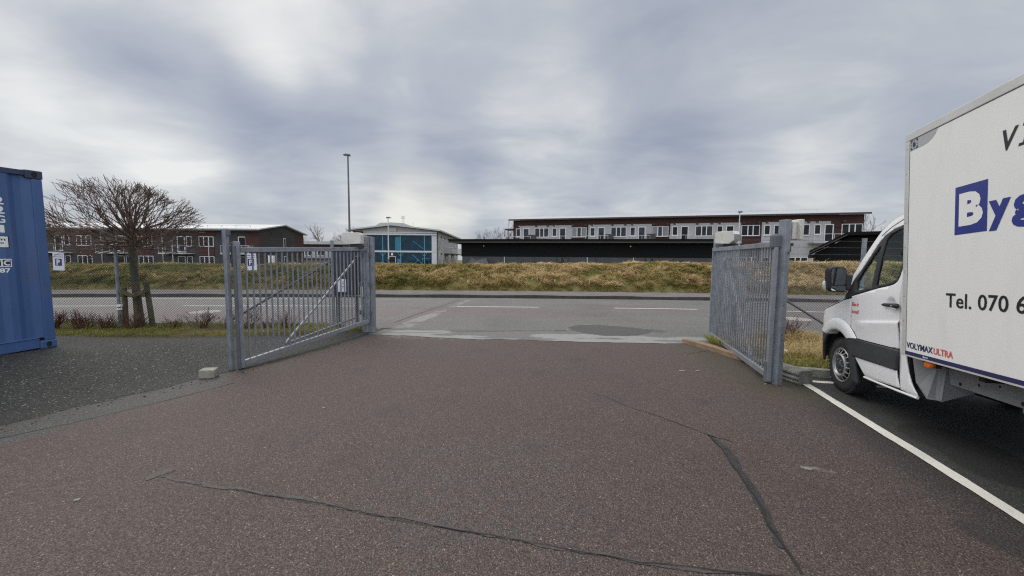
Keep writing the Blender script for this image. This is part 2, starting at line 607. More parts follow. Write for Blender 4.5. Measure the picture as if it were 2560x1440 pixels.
M['grass_verge'] = mat_grass('verge_grass', [(0, (.11, .14, .025)), (.4, (.25, .26, .055)), (.7, (.38, .34, .11)), (1, (.55, .46, .23))])
M['twig_red'] = pmat('red_twig', (.105, .045, .036), .8, var=.35, scale=9)
M['bark'] = pmat('bark', (.085, .070, .042), .9, var=.35, scale=7, stretch=(1, 1, .4), bumpy=1.0, bscale=45, dirt=(.10, .105, .035), dirt_amt=.5)
M['twig'] = pmat('twig', (.115, .075, .056), .85, var=.35, scale=6, dirt=(.11, .075, .06), dirt_amt=.5)
M['far_twig'] = pmat('far_twig', (.16, .13, .115), .9, var=.2)
M['stake'] = pmat('weathered_stake', (.095, .090, .045), .9, var=.35, scale=9, stretch=(1, 1, .3), bumpy=.5, dirt=(.05, .035, .025), dirt_amt=.5)
M['galv'] = pmat('galvanised_steel', (.215, .235, .27), .52, .25, var=.22, scale=6, dirt=(.135, .115, .095), dirt_amt=.5)
M['galv_light'] = pmat('galvanised_steel_light', (.25, .265, .29), .45, .4, var=.12, scale=8)
M['galv_dark'] = pmat('painted_steel_dark', (.105, .115, .13), .55, .1, var=.15, scale=6)
M['wire'] = pmat('fence_wire', (.085, .09, .10), .55, .4, var=.1)
M['cabinet'] = pmat('cabinet_dark_grey', (.036, .039, .048), .5, var=.12, scale=4)
M['white_box'] = pmat('white_housing', (.55, .54, .50), .55, var=.10, scale=5, dirt=(.30, .28, .22), dirt_amt=.4)
M['white'] = pmat('white_paint', (.74, .75, .76), .45, var=.03)
M['sign_white'] = pmat('sign_white', (.68, .70, .78), .45, var=.03)
M['navy'] = pmat('navy_print', (.020, .022, .085), .4, var=.05)
M['black_txt'] = pmat('black_print', (.012, .012, .014), .4, var=.05)
M['concrete'] = pmat('concrete', (.23, .225, .195), .92, var=.22, scale=7, bumpy=.5, bscale=120, dirt=(.11, .115, .075), dirt_amt=.7)
M['concrete_dark'] = pmat('concrete_dark', (.175, .175, .165), .95, var=.30, scale=9, bumpy=.9, bscale=90, dirt=(.05, .055, .04), dirt_amt=.6)
M['timber'] = pmat('weathered_timber', (.21, .145, .092), .88, var=.25, scale=5, stretch=(3, .35, 3), bumpy=.5, dirt=(.10, .075, .05), dirt_amt=.5)
def mat_seal(name, col, cover):
    q, N, bs = new_mat(name)
    p = N.pos()
    N.put(bs.inputs['Base Color'], N.ramp(N.noise(p, 40, 4), [(.3, tuple(c * .7 for c in col)), (.7, tuple(c * 1.3 for c in col))]))
    bs.inputs['Roughness'].default_value = .7
    tr = N.node('ShaderNodeBsdfTransparent')
    mx = N.node('ShaderNodeMixShader')
    n = N.m('ADD', N.m('MULTIPLY', N.noise(p, 9, 4, .6), .5), N.m('MULTIPLY', N.noise(p, 60, 3, .6), .5))
    N.put(mx.inputs[0], N.step(n, cover + .08, cover - .08))
    N.l.new(bs.outputs[0], mx.inputs[1]); N.l.new(tr.outputs[0], mx.inputs[2])
    mx.inputs[0].default_value = 0
    N.l.new(mx.outputs[0], [x for x in N.n if x.type == 'OUTPUT_MATERIAL'][0].inputs[0])
    return q


M['crack'] = mat_seal('crack_sealant', (.052, .048, .047), .41)
M['seal'] = mat_seal('joint_sealant', (.022, .0225, .024), .44)
M['crack_dark'] = pmat('crack_gap', (.014, .013, .013), .9, var=.2)
M['rubber'] = pmat('tyre_rubber', (.020, .020, .021), .8, var=.15, scale=12, dirt=(.06, .055, .05), dirt_amt=.4)
M['plastic_black'] = pmat('black_plastic', (.020, .020, .022), .5, var=.12, scale=5)
M['plastic_grey'] = pmat('dark_grey_plastic', (.036, .038, .043), .6, var=.12, scale=6, dirt=(.07, .07, .07), dirt_amt=.3)
M['van_white'] = pmat('van_paint', (.76, .765, .78), .30, var=.015, scale=1.2, coat=.4, dirt=(.66, .65, .63), dirt_amt=.25)
M['box_white'] = pmat('box_panel_white', (.74, .745, .735), .42, var=.025, scale=1.1, stretch=(1, 1, .35), bumpy=.10, bscale=160, dirt=(.57, .565, .52), dirt_amt=.34)
M['alu'] = pmat('aluminium_profile', (.56, .56, .54), .42, .25, var=.06, scale=4)
M['alu_dull'] = pmat('dull_galvanised', (.23, .235, .24), .6, .2, var=.16, scale=8, dirt=(.12, .12, .12), dirt_amt=.4)
M['grey_panel'] = pmat('grey_splash_panel', (.24, .245, .25), .65, var=.10, scale=3, dirt=(.15, .15, .145), dirt_amt=.5)
M['chassis'] = pmat('chassis_black', (.014, .014, .015), .75, var=.2)
M['blue_logo'] = pmat('logo_blue', (.016, .030, .205), .35, var=.07, scale=8, stretch=(1, 1, .3))
M['red_logo'] = pmat('logo_red', (.62, .11, .09), .4, var=.05)
M['sticker_grey'] = pmat('sticker_grey', (.36, .37, .38), .4, var=.05)
M['amber'] = pmat('amber_lens', (.75, .14, .012), .25, var=.1, scale=40)
M['rim'] = pmat('steel_rim', (.38, .385, .39), .38, .55, var=.10, scale=14, dirt=(.16, .10, .07), dirt_amt=.3)
M['hubcap'] = pmat('hub_grey', (.050, .052, .055), .5, .2, var=.12, scale=14)
M['car_glass'] = mat_glass('car_glass', alpha=1)
M['mirror'] = pmat('mirror_glass', (.60, .64, .66), .04, 1.0, var=.02)
M['seat'] = pmat('seat_fabric', (.03, .032, .036), .9, var=.2, scale=20)
M['container'] = pmat('container_blue', (.047, .104, .255), .48, var=.10, scale=1.6, stretch=(1, 1, .35), dirt=(.075, .085, .125), dirt_amt=.45)
M['container_dark'] = pmat('container_blue_top', (.030, .045, .095), .6, var=.2, scale=5, dirt=(.05, .05, .055), dirt_amt=.5)
# ------------------------------------------------------------------ setting: terrain, road, yard
def kerb_y(x):
    x = np.asarray(x, float)
    xc = np.clip(x, -20, 16)
    return 16.6 - .0036 * xc ** 2 - .0072 * np.abs(xc) * np.abs(x - xc)


def bank_z(x, y):
    yb = kerb_y(x) + 2.05
    crest = 1.25 + .011 * np.clip(x, -40, 40) + .10 * (vnoise(x * .25, y * 0, 5) - .5)
    t = np.clip((y - yb) / 2.9, 0, 1)
    up = crest * (np.sin(t * PI / 2) ** .95)
    down = sstep(y, 33.0, 52.0)
    return np.where(y > yb, .10 + up * (1 - .75 * down), -.03)


def ground():
    xs = np.unique(np.concatenate([np.linspace(-600, -60, 28), np.linspace(-60, -24, 50), np.arange(-24, 20, .22), np.linspace(20, 60, 60), np.linspace(60, 600, 28)]))
    ys = np.unique(np.concatenate([np.linspace(-80, -8, 12), np.linspace(-8, 12, 26), np.arange(12, 24.5, .16), np.linspace(24.5, 60, 60), np.linspace(60, 900, 40)]))
    X, Y = np.meshgrid(xs, ys)
    Z = bank_z(X, Y)
    onb = sstep(Z, .12, .5) * (1 - sstep(Y, 24, 30))
    Z = Z + onb * (.09 * (fbm(X * 1.1, Y * 1.1, 3) - .5) + .14 * (fbm(X * 3.1, Y * 3.1, 9) - .5))
    tag(grid_mesh('ground', X, Y, Z, M['bank']), kind='structure')


ground()

GE_Y = np.array([-14, .7, 3.58, 4.23, 5.07, 6.05, 8.28, 12]); GE_X = np.array([-13.6, -6.4, -4.97, -4.69, -4.24, -3.75, -3.08, -1.9])
def gravel_edge(y):
    return np.interp(y, GE_Y, GE_X)
ST_Y = np.array([-14, .7, 3.28, 4.18, 4.95, 5.4, 12]); ST_X = np.array([-13.2, -5.75, -4.50, -4.14, -3.84, -4.05, -1.9])
def line_x(y):
    return 3.39 + (np.asarray(y) - 2.39) * .249


def seg_d(X, Y, a, b):
    ax, ay = a; bx, by = b
    L = (bx - ax) ** 2 + (by - ay) ** 2
    t = np.clip(((X - ax) * (bx - ax) + (Y - ay) * (by - ay)) / L, 0, 1)
    return np.hypot(X - ax - t * (bx - ax), Y - ay - t * (by - ay)), t


def yard():
    xs = np.arange(-8, 6.01, .05)
    ys = np.concatenate([np.arange(-14, -1, .5), np.arange(-1, 9.6, .05)])
    X, Y = np.meshgrid(xs, ys)
    wob = .10 * (fbm(X * 1.6, Y * 1.6, 21) - .5)
    ge = gravel_edge(Y) + wob
    st = np.interp(Y, ST_Y, ST_X) + wob
    grey = np.where((X < st), 1.0, 0) * 1.0
    grey = np.maximum(grey, .42 * sstep(fbm(X * .55 + 3, Y * .35, 31), .50, .75))
    d = line_x(Y) - X
    dark = .75 * (1 - sstep(d, .10, .75)) * sstep(Y, -2, 4)
    e, _ = seg_d(X, Y, (2.95, 2.25), (3.2, 1.9)); dark = np.maximum(dark, .9 * (1 - sstep(e, .04, .22)))
    dark = np.maximum(dark, .35 * sstep(fbm(X * .35 + 8, Y * .9, 44), .55, .8))
    g, t = seg_d(X, Y, (3.75, 5.1), (3.98, 7.6))
    wet = .80 * (1 - sstep(g, .35, 1.35))
    dark = np.maximum(dark, .50 * (1 - sstep(g, .1, 1.2)))
    g2, _ = seg_d(X, Y, (-3.95, 5.75), (-3.25, 8.4))
    moss = np.maximum(wet, .62 * (1 - sstep(g2, .05, .50)))
    moss = np.maximum(moss, .70 * (1 - sstep(np.abs(X - ge), .02, .14)))
    for cx, cy, r in ((.4, 5.6, .22), (-1.3, 4.1, .16), (1.1, 6.4, .28), (-.6, 6.9, .2), (2.3, 4.4, .14), (.2, 3.3, .12), (-2.2, 5.6, .2), (-1.9, 3.4, .13)):
        e = np.hypot(X - cx, (Y - cy) * .8) + .22 * (fbm(X * 3, Y * 3, 77) - .5)
        dark = np.maximum(dark, .50 * (1 - sstep(e, r * .5, r * 1.3)))
    light = .45 * sstep(Y, 7.3, 8.3) * (1 - sstep(np.abs(X - .5), 3.0, 4.0))
    light = np.maximum(light, .55 * (1 - sstep(seg_d(X, Y, (2.42, 3.02), (2.60, 2.95))[0], .01, .06)))
    light = np.maximum(light, .20 * sstep(fbm(X * .9 + Y * .25, Y * .12, 45), .48, .75) * sstep(fbm(X * .5, Y * .5, 46), .3, .7))
    tag(grid_mesh('yard', X, Y, np.zeros_like(X), M['yard'], dict(grey=grey, dark=dark, moss=moss, light=light)), kind='structure')


yard()


def gravel():
    ys = np.arange(-8, 9.2, .07)
    ds = np.concatenate([np.arange(-.45, 4.5, .07), np.linspace(4.6, 14, 30)])
    D, Y = np.meshgrid(ds, ys)
    X = gravel_edge(Y) - D
    w = .26 * (fbm(X * 1.7, Y * 1.7, 51) - .5) + .16 * (fbm(X * 6, Y * 6, 52) - .5)
    h = .30 * sstep(D, .25, 2.3) * sstep(8.3 - Y, .2, 2.4)
    Z = -.03 + .042 * sstep(D + w, -.16, .16) + h + .03 * (fbm(X * 2.2, Y * 2.2, 8) - .5) * sstep(D, 0, .5)
    moss = .45 * sstep(fbm(X * .8 + 2, Y * .8, 61), .48, .72) * sstep(Y, 5.0, 6.5)
    dark = .55 * sstep(fbm(X * .6, Y * .6 + 5, 62), .5, .72)
    light = .2 * sstep(fbm(X * .9, Y * .9 + 2, 63), .58, .75)
    tag(grid_mesh('gravel', X, Y, Z, M['gravel'], dict(moss=moss, dark=dark, light=light)), kind='structure')


gravel()


def loose_gravel():
    rng = np.random.default_rng(55)
    mb = MB()
    for k in range(900):
        y = rng.uniform(1.2, 7.6)
        d = abs(rng.normal(0, .9)) - .18 if k < 600 else rng.uniform(.3, 4)
        x = float(gravel_edge(y)) - d
        z = .30 * float(sstep(np.array(d), .25, 2.3)) * float(sstep(np.array(8.3 - y), .2, 2.4)) + .004
        s = rng.uniform(.006, .017)
        a = rng.uniform(0, PI)
        ca, sa = math.cos(a) * s, math.sin(a) * s
        q = rng.uniform(.6, .9)
        mb.add([(x + ca, y + sa, z), (x - sa * q, y + ca * q, z + s * .2), (x - ca, y - sa, z), (x + sa * q, y - ca * q, z + s * .1), (x, y, z + s * .75), (x, y, z - s * .5)],
               [(0, 1, 4), (1, 2, 4), (2, 3, 4), (3, 0, 4), (1, 0, 5), (2, 1, 5), (3, 2, 5), (0, 3, 5)], k % 3)
    o = mb.build('loose_gravel', [M['stone_a'], M['stone_b'], M['stone_c']], fix=False)
    tag(o, kind='stuff')


M['stone_a'] = pmat('gravel_stone_dark', (.030, .031, .029), .9, var=.3, scale=20)
M['stone_b'] = pmat('gravel_stone_mid', (.075, .076, .072), .9, var=.3, scale=20)
M['stone_c'] = pmat('gravel_stone_pale', (.17, .168, .155), .9, var=.3, scale=20)
loose_gravel()


def road_near(x):
    x = np.asarray(x, float)
    y = np.interp(x, [-60, -8, -4.2, -3.3, -1.0, 1.5, 3.9, 4.6, 9, 60], [7.5, 9.45, 9.35, 8.38, 7.98, 7.74, 7.62, 7.66, 7.70, 5.0])
    return y + .12 * (fbm(x * 1.3, x * 0, 71) - .5) + .10 * (fbm(x * 5.5, x * 0 + 3, 72) - .5)


def road():
    xs = np.concatenate([np.linspace(-60, -20, 60), np.arange(-20, 16, .085), np.linspace(16, 60, 60)])
    ts = np.linspace(0, 1, 110)
    X, T = np.meshgrid(xs, ts)
    yn, yk = road_near(X), kerb_y(X)
    Y = yn + (yk - yn) * T
    Z = np.full_like(X, .006)
    c = 3.15
    dc = (yk - c) - Y                                   # distance from the centre line towards us
    n1 = fbm(X * .25, Y * 1.6, 81)
    n2 = fbm(X * .9, Y * 2.4, 82)
    grey = .85 - .95 * sstep(n1 + .25 * (1 - np.abs(dc - 1.3) / 2), .50, .74)
    b, t = seg_d(X, Y, (-3.4, 8.65), (4.3, 7.85))
    light = (1 - sstep(b + .50 * (n2 - .5), .22, .62)) * (.22 + .85 * sstep(fbm(X * .9, Y * 3.2, 86), .34, .60))
    tr, t = seg_d(X, Y, (-1.75, 15.9), (-2.72, 9.35))
    light = np.maximum(light, (.62 * (1 - sstep(tr + .18 * (n2 - .5), .06 + .14 * t, .14 + .22 * t))) * sstep(fbm(X * 1.6, Y * 3.1, 83), .22, .62))
    light = np.maximum(light, .45 * sstep(n1, .52, .75) * sstep(-dc, .2, 1.6))
    tr2, t2 = seg_d(X, Y, (-2.6, 15.9), (-3.5, 10.0))
    light = np.maximum(light, .35 * (1 - sstep(tr2, .05, .3)))
    pe = np.hypot((X - 2.40 + .25 * (Y - 9.1)) / .96, (Y - 9.1) / (.70 - .16 * np.clip(X - 2.4, -.5, 1.2))) + .20 * (fbm(X * 2.2, Y * 2.2, 84) - .5) + .07 * (fbm(X * 7, Y * 7, 94) - .5)
    light = np.maximum(light, .5 * (1 - sstep(np.abs(pe - 1.06), .02, .09)))
    streak = fbm(X * .13 + 4, Y * 2.6, 87)
    light = np.maximum(light, .30 * sstep(streak, .52, .70) * sstep(fbm(X * .8, Y * 1.5, 88), .3, .65))
    dark = 1.15 * (1 - sstep(pe, .96, 1.03))
    dark = np.maximum(dark, .26 * sstep(1 - streak, .52, .70) * sstep(fbm(X * .6 + 3, Y * 1.2, 89), .3, .65))
    dark = np.maximum(dark, .6 * (1 - sstep(np.hypot((X - 3.45) / .35, (Y - 9.05) / .3), .6, 1.1)))
    dark = np.maximum(dark, .30 * sstep(fbm(X * .4 + 9, Y * 2.0, 85), .52, .75))
    dark = np.maximum(dark, .55 * (1 - sstep(seg_d(X, Y, (-3.3, 9.0), (1.4, 8.85))[0], .03, .20)) * sstep(n2, .35, .6))
    light = np.where(pe < .99, 0, light)
    tag(grid_mesh('road', X, Y, Z, M['road'], dict(grey=grey, light=light, dark=dark)), kind='structure')
    # dark granite kerb and pavement on the far side
    xs = np.concatenate([np.linspace(-60, -20, 40), np.arange(-20, 16, .5), np.linspace(16, 60, 40)])
    mb = MB(); pv = MB()
    for a, b_ in zip(xs[:-1], xs[1:]):
        ya, yb = float(kerb_y(a)), float(kerb_y(b_))
        wob = lambda v: .012 * math.sin(v * 1.7)
        za, zb = .135 + wob(a), .135 + wob(b_)
        mb.add([(a, ya, 0), (b_, yb, 0), (b_, yb + .03, zb), (a, ya + .03, za), (b_, yb + .16, zb), (a, ya + .16, za)], [(0, 1, 2, 3), (3, 2, 4, 5)])
        pv.add([(a, ya + .16, za - .004), (b_, yb + .16, zb - .004), (b_, yb + 2.2, .16), (a, ya + 2.2, .16)], [(0, 1, 2, 3)])
    tag(mb.build('far_kerb', M['kerb_dark'], fix=False), kind='structure')
    tag(pv.build('pavement', M['pavement'], fix=False), kind='structure')


road()


def mat_paint(name, col, wear):
    q, N, bs = new_mat(name)
    p = N.pos()
    n = N.m('ADD', N.m('MULTIPLY', N.noise(p, 26, 5, .7), .6), N.m('MULTIPLY', N.noise(p, 5, 4, .6), .4))
    g = N.step(n, .60, .70)
    N.put(bs.inputs['Base Color'], N.mix(N.m('MULTIPLY', g, wear), N.ramp(N.noise(p, 3, 3), [(.3, tuple(c * .8 for c in col)), (.7, col)]), (.10, .095, .09)))
    bs.inputs['Roughness'].default_value = .75
    bump(N, bs, N.noise(p, 140, 3), .4, .006)
    return q


M['line_paint'] = mat_paint('line_paint', (.70, .68, .63), .8)
M['road_paint'] = mat_paint('road_line_paint', (.62, .62, .62), .45)


def ribbon(name, pts, w, z, mat, jit=0.0, seed=1, kind='structure'):
    """flat strip following pts (x, y) on the ground; w width or list"""
    rnd = random.Random(seed)
    P = []
    for (a, b) in zip(pts[:-1], pts[1:]):
        L = math.dist(a, b); k = max(1, int(L / .06))
        P += [(a[0] + (b[0] - a[0]) * i / k, a[1] + (b[1] - a[1]) * i / k) for i in range(k)]
    P.append(pts[-1])
    n = len(P); mb = MB(); vs = []
    off = 0
    js = [0, 0]
    for i, p in enumerate(P):
        q0, q1 = P[max(0, i - 1)], P[min(n - 1, i + 1)]
        d = Vector((q1[0] - q0[0], q1[1] - q0[1])).normalized()
        ww = (w if not isinstance(w, (list, tuple)) else w[0] + (w[-1] - w[0]) * i / (n - 1)) / 2
        off = off * .8 + rnd.uniform(-jit, jit) * .5
        for s in (-1, 1):
            q = (s + 1) // 2
            js[q] = js[q] * .72 + rnd.uniform(-jit, jit) * 4
            k = s * ww * max(.15, 1 + js[q]) + off * .3
            vs.append((p[0] - d.y * k, p[1] + d.x * k, z))
    mb.add(vs, [(2 * i, 2 * i + 1, 2 * i + 3, 2 * i + 2) for i in range(n - 1)])
    return tag(mb.build(name, mat, fix=False), kind=kind)


# centre dashes of the road
for x0, x1 in ((-22, -13.4), (-11.3, -5.2), (-1.95, .95), (3.62, 6.5), (9.2, 12.2), (15, 18)):
    ribbon('road_dash', [(x0 + (x1 - x0) * k / 6, float(kerb_y(x0 + (x1 - x0) * k / 6)) - 3.15 - (.012 * max(0, x0 + (x1 - x0) * k / 6 - 4) ** 1.6)) for k in range(7)], .105, .011, M['road_paint'], .01)
ribbon('edge_line', [(-22, float(kerb_y(-22)) - .75), (-14, float(kerb_y(-14)) - .75), (-8.3, float(kerb_y(-8)) - .75)], .09, .011, M['road_paint'], .02)
# parking bay right of the white line
def bay():
    ys = np.concatenate([np.arange(-14, -1, .5), np.arange(-1, 5.75, .06)])
    ts = np.concatenate([np.arange(0, 3, .06), np.linspace(3.1, 12, 20)])
    T, Y0 = np.meshgrid(ts, ys)
    X = line_x(Y0) + T
    Y = np.where(Y0 > 0, Y0 - .27 * T * sstep(Y0, 0, 5.5), Y0)
    dark = .5 * sstep(fbm(X * .7, Y * .7, 91), .50, .62)
    e, _ = seg_d(X, Y, (4.2, 3.6), (4.05, 2.9)); dark = np.maximum(dark, 1.0 * (1 - sstep(e + .2 * (fbm(X * 2, Y * 2, 93) - .5), .22, .36)))
    light = .35 * sstep(fbm(X * 1.4, Y * .6, 92), .56, .72)
    tag(grid_mesh('parking_bay', X, Y, np.full_like(X, .004), M['bay'], dict(dark=dark, light=light)), kind='structure')
bay()
ribbon('bay_line', [(float(line_x(5.2)), 5.2), (float(line_x(-2.0)), -2.0)], .105, .009, M['line_paint'], .012)
ribbon('bay_end_line', [(4.16, 5.30), (5.2, 5.0)], .10, .008, M['line_paint'], .03)
# seams and cracks in the yard
SEAM = dict(kind='structure')
ribbon('asphalt_seam', [(-2.69, 2.81), (-2.05, 2.665), (-1.4, 2.50), (-.71, 2.34), (0, 2.18), (.73, 2.02), (1.25, 1.935), (1.62, 1.90)], .022, .004, M['crack'], .10, 3)
ribbon('asphalt_crack', [(-2.0, 2.645), (-1.4, 2.492), (-.71, 2.332), (0, 2.172), (.73, 2.012), (1.25, 1.927), (1.62, 1.893)], .0055, .008, M['crack_dark'], .05, 4)
ribbon('asphalt_seam', [(-2.76, 2.76), (-2.71, 2.81), (-2.67, 2.90)], .06, .004, M['crack'], .10, 5)
ribbon('asphalt_seam', [(1.93, 3.58), (1.92, 3.3), (1.84, 2.95), (1.76, 2.6), (1.66, 2.3), (1.60, 2.12)], .052, .004, M['seal'], .10, 6)
ribbon('asphalt_crack', [(1.93, 3.58), (1.915, 3.3), (1.835, 2.95), (1.755, 2.6), (1.655, 2.3), (1.57, 1.93)], .013, .008, M['crack_dark'], .06, 7)
ribbon('asphalt_crack', [(1.05, 4.72), (1.3, 4.4), (1.62, 3.95), (1.93, 3.58)], [.006, .018], .004, M['seal'], .10, 8)
ribbon('asphalt_crack', [(1.93, 3.58), (2.05, 3.42)], .016, .004, M['crack_dark'], .2, 8)
ribbon('asphalt_crack', [(3.15, 6.72), (3.5, 6.95), (3.95, 7.18)], .016, .005, M['crack_dark'], .2, 9)
ribbon('asphalt_crack', [(-5.0, 3.0), (-4.4, 3.72), (-4.12, 4.2), (-3.80, 4.80), (-3.72, 5.0)], .010, .004, M['crack_dark'], .08, 10)
ribbon('asphalt_crack', [(-3.05, 8.5), (-2.5, 8.55), (-1.2, 8.75), (.2, 8.9), (1.3, 9.0)], .022, .012, M['crack'], .08, 12)
ribbon('asphalt_crack', [(-3.1, 9.95), (-2.8, 12), (-2.2, 15.6)], .03, .012, M['crack'], .06, 13)

def disc(name, c, r, z, mat, n=40, sy=1.0):
    mb = MB()
    mb.lathe([(z, r), (z + .006, r - .01), (z + .006, r * .80), (z + .002, r * .78), (z + .004, r * .74), (z + .004, .001)], (c[0], c[1], 0), 'z', n)
    return mb.build(name, mat, smooth=True)
M['manhole'] = pmat('manhole_concrete', (.30, .295, .28), .8, var=.2, scale=9, bumpy=.5)
tag(disc('manhole_cover', (-9.42, 11.6), .40, .008, M['manhole']), 'pale round manhole cover in the road seen through the fence beyond the tree', 'manhole cover', 'manhole covers in the road')
tag(disc('manhole_cover', (8.45, 11.2), .38, .008, M['manhole']), 'pale round manhole cover in the road seen through the fence beside the truck nose', 'manhole cover', 'manhole covers in the road')

# kerb beside the parking bay
kd = Vector((.954, -.30, 0)).normalized()
for k in range(5):
    a = Vector((4.03, 5.66, 0)) + kd * (k * 1.0)
    mb = MB().bar(a + Vector((0, 0, .045)), a + kd * .985 + Vector((0, 0, .045)), .12, .15)
    o = mb.build('kerb_stone', M['kerb'], bevel=.012)
    tag(o, 'pale concrete kerb stone between grass and parking bay by the truck', 'kerb stone', 'kerb stones by the parking bay')
    if k: o['label'] = 'concrete kerb stone under the front of the white truck'

# verges ------------------------------------------------------------------
def verge(name, x0, x1, ylo, yhi, h, seed, res=.08):
    xs = np.arange(x0, x1, res); ts = np.linspace(0, 1, 26)
    X, T = np.meshgrid(xs, ts)
    a, b = ylo(X), yhi(X)
    Y = a + (b - a) * T
    edge = np.minimum(np.minimum(T * (b - a), (1 - T) * (b - a)), np.minimum(X - x0, x1 - X))
    w = .25 * (fbm(X * 1.9, Y * 1.9, seed) - .5)
    Z = -.04 + (h + .04) * sstep(edge + w, -.05, .22) + .05 * (fbm(X * 3, Y * 3, seed + 1) - .5)
    tag(grid_mesh(name, X, Y, Z, M['soil']), kind='structure')
    return lambda px, py: float(h)


VL_LO = lambda x: np.interp(x, [-16, -9.2, -7.4, -6.0, -4.4, -3.4], [7.5, 7.62, 7.68, 7.80, 8.25, 8.55])
VL_HI = lambda x: np.interp(x, [-16, -4.6, -3.4], [9.45, 9.40, 9.1])
VR_LO = lambda x: np.where(x < 4.15, 7.0, 5.76 - (x - 4.03) * .314)
VR_HI = lambda x: np.full_like(x, 7.95)
verge('left_verge', -16, -3.35, VL_LO, VL_HI, .07, 101)
verge('right_verge', 4.02, 14, VR_LO, VR_HI, .08, 111)


def scatter_verge(name, n, x0, x1, lo, hi, z, seed, lmin, lmax, dryness, mat):
    rng = np.random.default_rng(seed)
    x = rng.uniform(x0, x1, n); t = rng.uniform(.0, 1, n)
    y = lo(x) + (hi(x) - lo(x)) * t
    dens = fbm(x * 1.3, y * 1.3, seed)
    edge = np.minimum(t, 1 - t) * (hi(x) - lo(x)) + .25 * (fbm(x * 1.9, y * 1.9, seed) - .5)
    k = (dens > .36) & (edge > .05)
    x, y, dens = x[k], y[k], dens[k]; n = len(x)
    L = rng.uniform(lmin, lmax, n) * (.6 + .8 * dens)
    lean = np.stack([rng.normal(0, .8, n), rng.normal(0, .8, n), np.zeros(n)], -1)
    rnd = np.clip(dryness + .9 * (fbm(x * .9, y * .9, seed + 5) - .5) + rng.normal(0, .16, n), 0, 1)
    o = blades(name, np.stack([x, y, np.full(n, z)], -1), mat, L, rng.uniform(.006, .014, n), lean, rnd)
    return tag(o, kind='stuff')


scatter_verge('verge_grass', 15000, -13, -3.4, VL_LO, VL_HI, .05, 201, .03, .10, .34, M['grass_verge'])
scatter_verge('verge_grass', 17000, 4.05, 11, VR_LO, VR_HI, .06, 211, .05, .20, .58, M['grass_verge'])
# long dead grass on the right verge near the fence
def tufts(name, n, cx, cy, rx, ry, z, seed, lmin, lmax, dry, mat, spread=.5):
    rng = np.random.default_rng(seed)
    a = rng.uniform(0, 2 * PI, n); r = np.sqrt(rng.uniform(0, 1, n))
    x, y = cx + rx * r * np.cos(a), cy + ry * r * np.sin(a)
    L = rng.uniform(lmin, lmax, n)
    lean = np.stack([(x - cx) / rx * .5 + rng.normal(0, spread, n), (y - cy) / ry * .5 + rng.normal(0, spread, n), -rng.uniform(0, .25, n)], -1)
    return tag(blades(name, np.stack([x, y, np.full(n, z)], -1), mat, L, rng.uniform(.006, .012, n), lean, np.clip(dry + rng.normal(0, .18, n), 0, 1)), kind='stuff')
tufts('verge_grass', 6500, 5.6, 6.9, 1.5, .75, .06, 221, .14, .34, .72, M['grass_dry'])
tufts('verge_grass', 1500, 5.45, 7.5, .55, .28, .06, 222, .25, .48, .62, M['grass_dry'], .3)

# the grassy bank -----------------------------------------------------------
def bank_grass():
    rng = np.random.default_rng(301)
    n = 300000
    x = rng.uniform(-27, 22, n)
    t = rng.uniform(-.02, 1.55, n)
    y = kerb_y(x) + 2.05 + 2.9 * t
    z = bank_z(x, y)
    onb = sstep(z, .12, .5)
    z = z + onb * (.09 * (fbm(x * 1.1, y * 1.1, 3) - .5) + .14 * (fbm(x * 3.1, y * 3.1, 9) - .5)) - .02
    hole = fbm(x * 4.2, y * 4.2, 19, 2) + rng.normal(0, .05, n)
    kk = hole > .40
    x, y, z, t = x[kk], y[kk], z[kk], t[kk]; n = len(x)
    clump = fbm(x * 1.5, y * 1.5, 11, 3)
    low = 1 - sstep(t, .06, .22)
    L = rng.uniform(.14, .40, n) * (.45 + 1.15 * clump) * (1 - .62 * low)
    flow = fbm(x * .8, y * .8, 13) * 2 * PI * 1.6
    lean = np.stack([np.cos(flow) * .8 + rng.normal(0, .35, n), -.55 + np.sin(flow) * .5 + rng.normal(0, .35, n), -.42 + rng.normal(0, .18, n)], -1)
    patch = fbm(x * .42, y * .75, 17)
    rnd = .22 + 1.15 * (patch - .5) + .9 * (clump - .45) + .018 * np.clip(x, -25, 15) + .22 + .75 * (fbm(x * 5.5, y * 5.5, 23, 2) - .5) + rng.normal(0, .10, n)
    rnd = np.clip(np.where(low > .4, .34 + .3 * (patch - .5) + rng.normal(0, .10, n), rnd), 0, 1)
    return tag(blades('bank_grass', np.stack([x, y, z], -1), M['grass_dry'], L, rng.uniform(.014, .032, n), lean, rnd), kind='stuff')


bank_grass()
# ------------------------------------------------------------------ fences, gates and things at the entrance
def chain_mesh(mb, p0, p1, z0, z1, pitch=.056, r=.0038):
    """diamond wire netting between two ground points, zigzag wires as thin three-sided rods"""
    p0, p1 = Vector(p0), Vector(p1)
    e = (p1 - p0); L = e.length; e.normalize()
    nrm = Vector((e.y, -e.x, 0))
    rows = int((z1 - z0) / pitch)
    cols = int(L / pitch)
    vs, fs = [], []
    for c in range(cols + 1):
        for s in (0, 1):
            path = []
            for k in range(rows + 1):
                u = (c + (((k + s) % 2))) * pitch
                path.append((u, z0 + k * pitch))
            b0 = len(vs)
            for (u, z) in path:
                q = p0 + e * min(u, L)
                for a in (90, 210, 330):
                    w = nrm * (r * math.cos(R(a)) + (.0012 if s else -.0012)) + e * (r * math.sin(R(a)))
                    vs.append((q.x + w.x, q.y + w.y, z))
            for k in range(rows):
                for j in range(3):
                    fs.append((b0 + 3 * k + j, b0 + 3 * k + (j + 1) % 3, b0 + 3 * k + 3 + (j + 1) % 3, b0 + 3 * k + 3 + j))
    return mb.add(vs, fs)


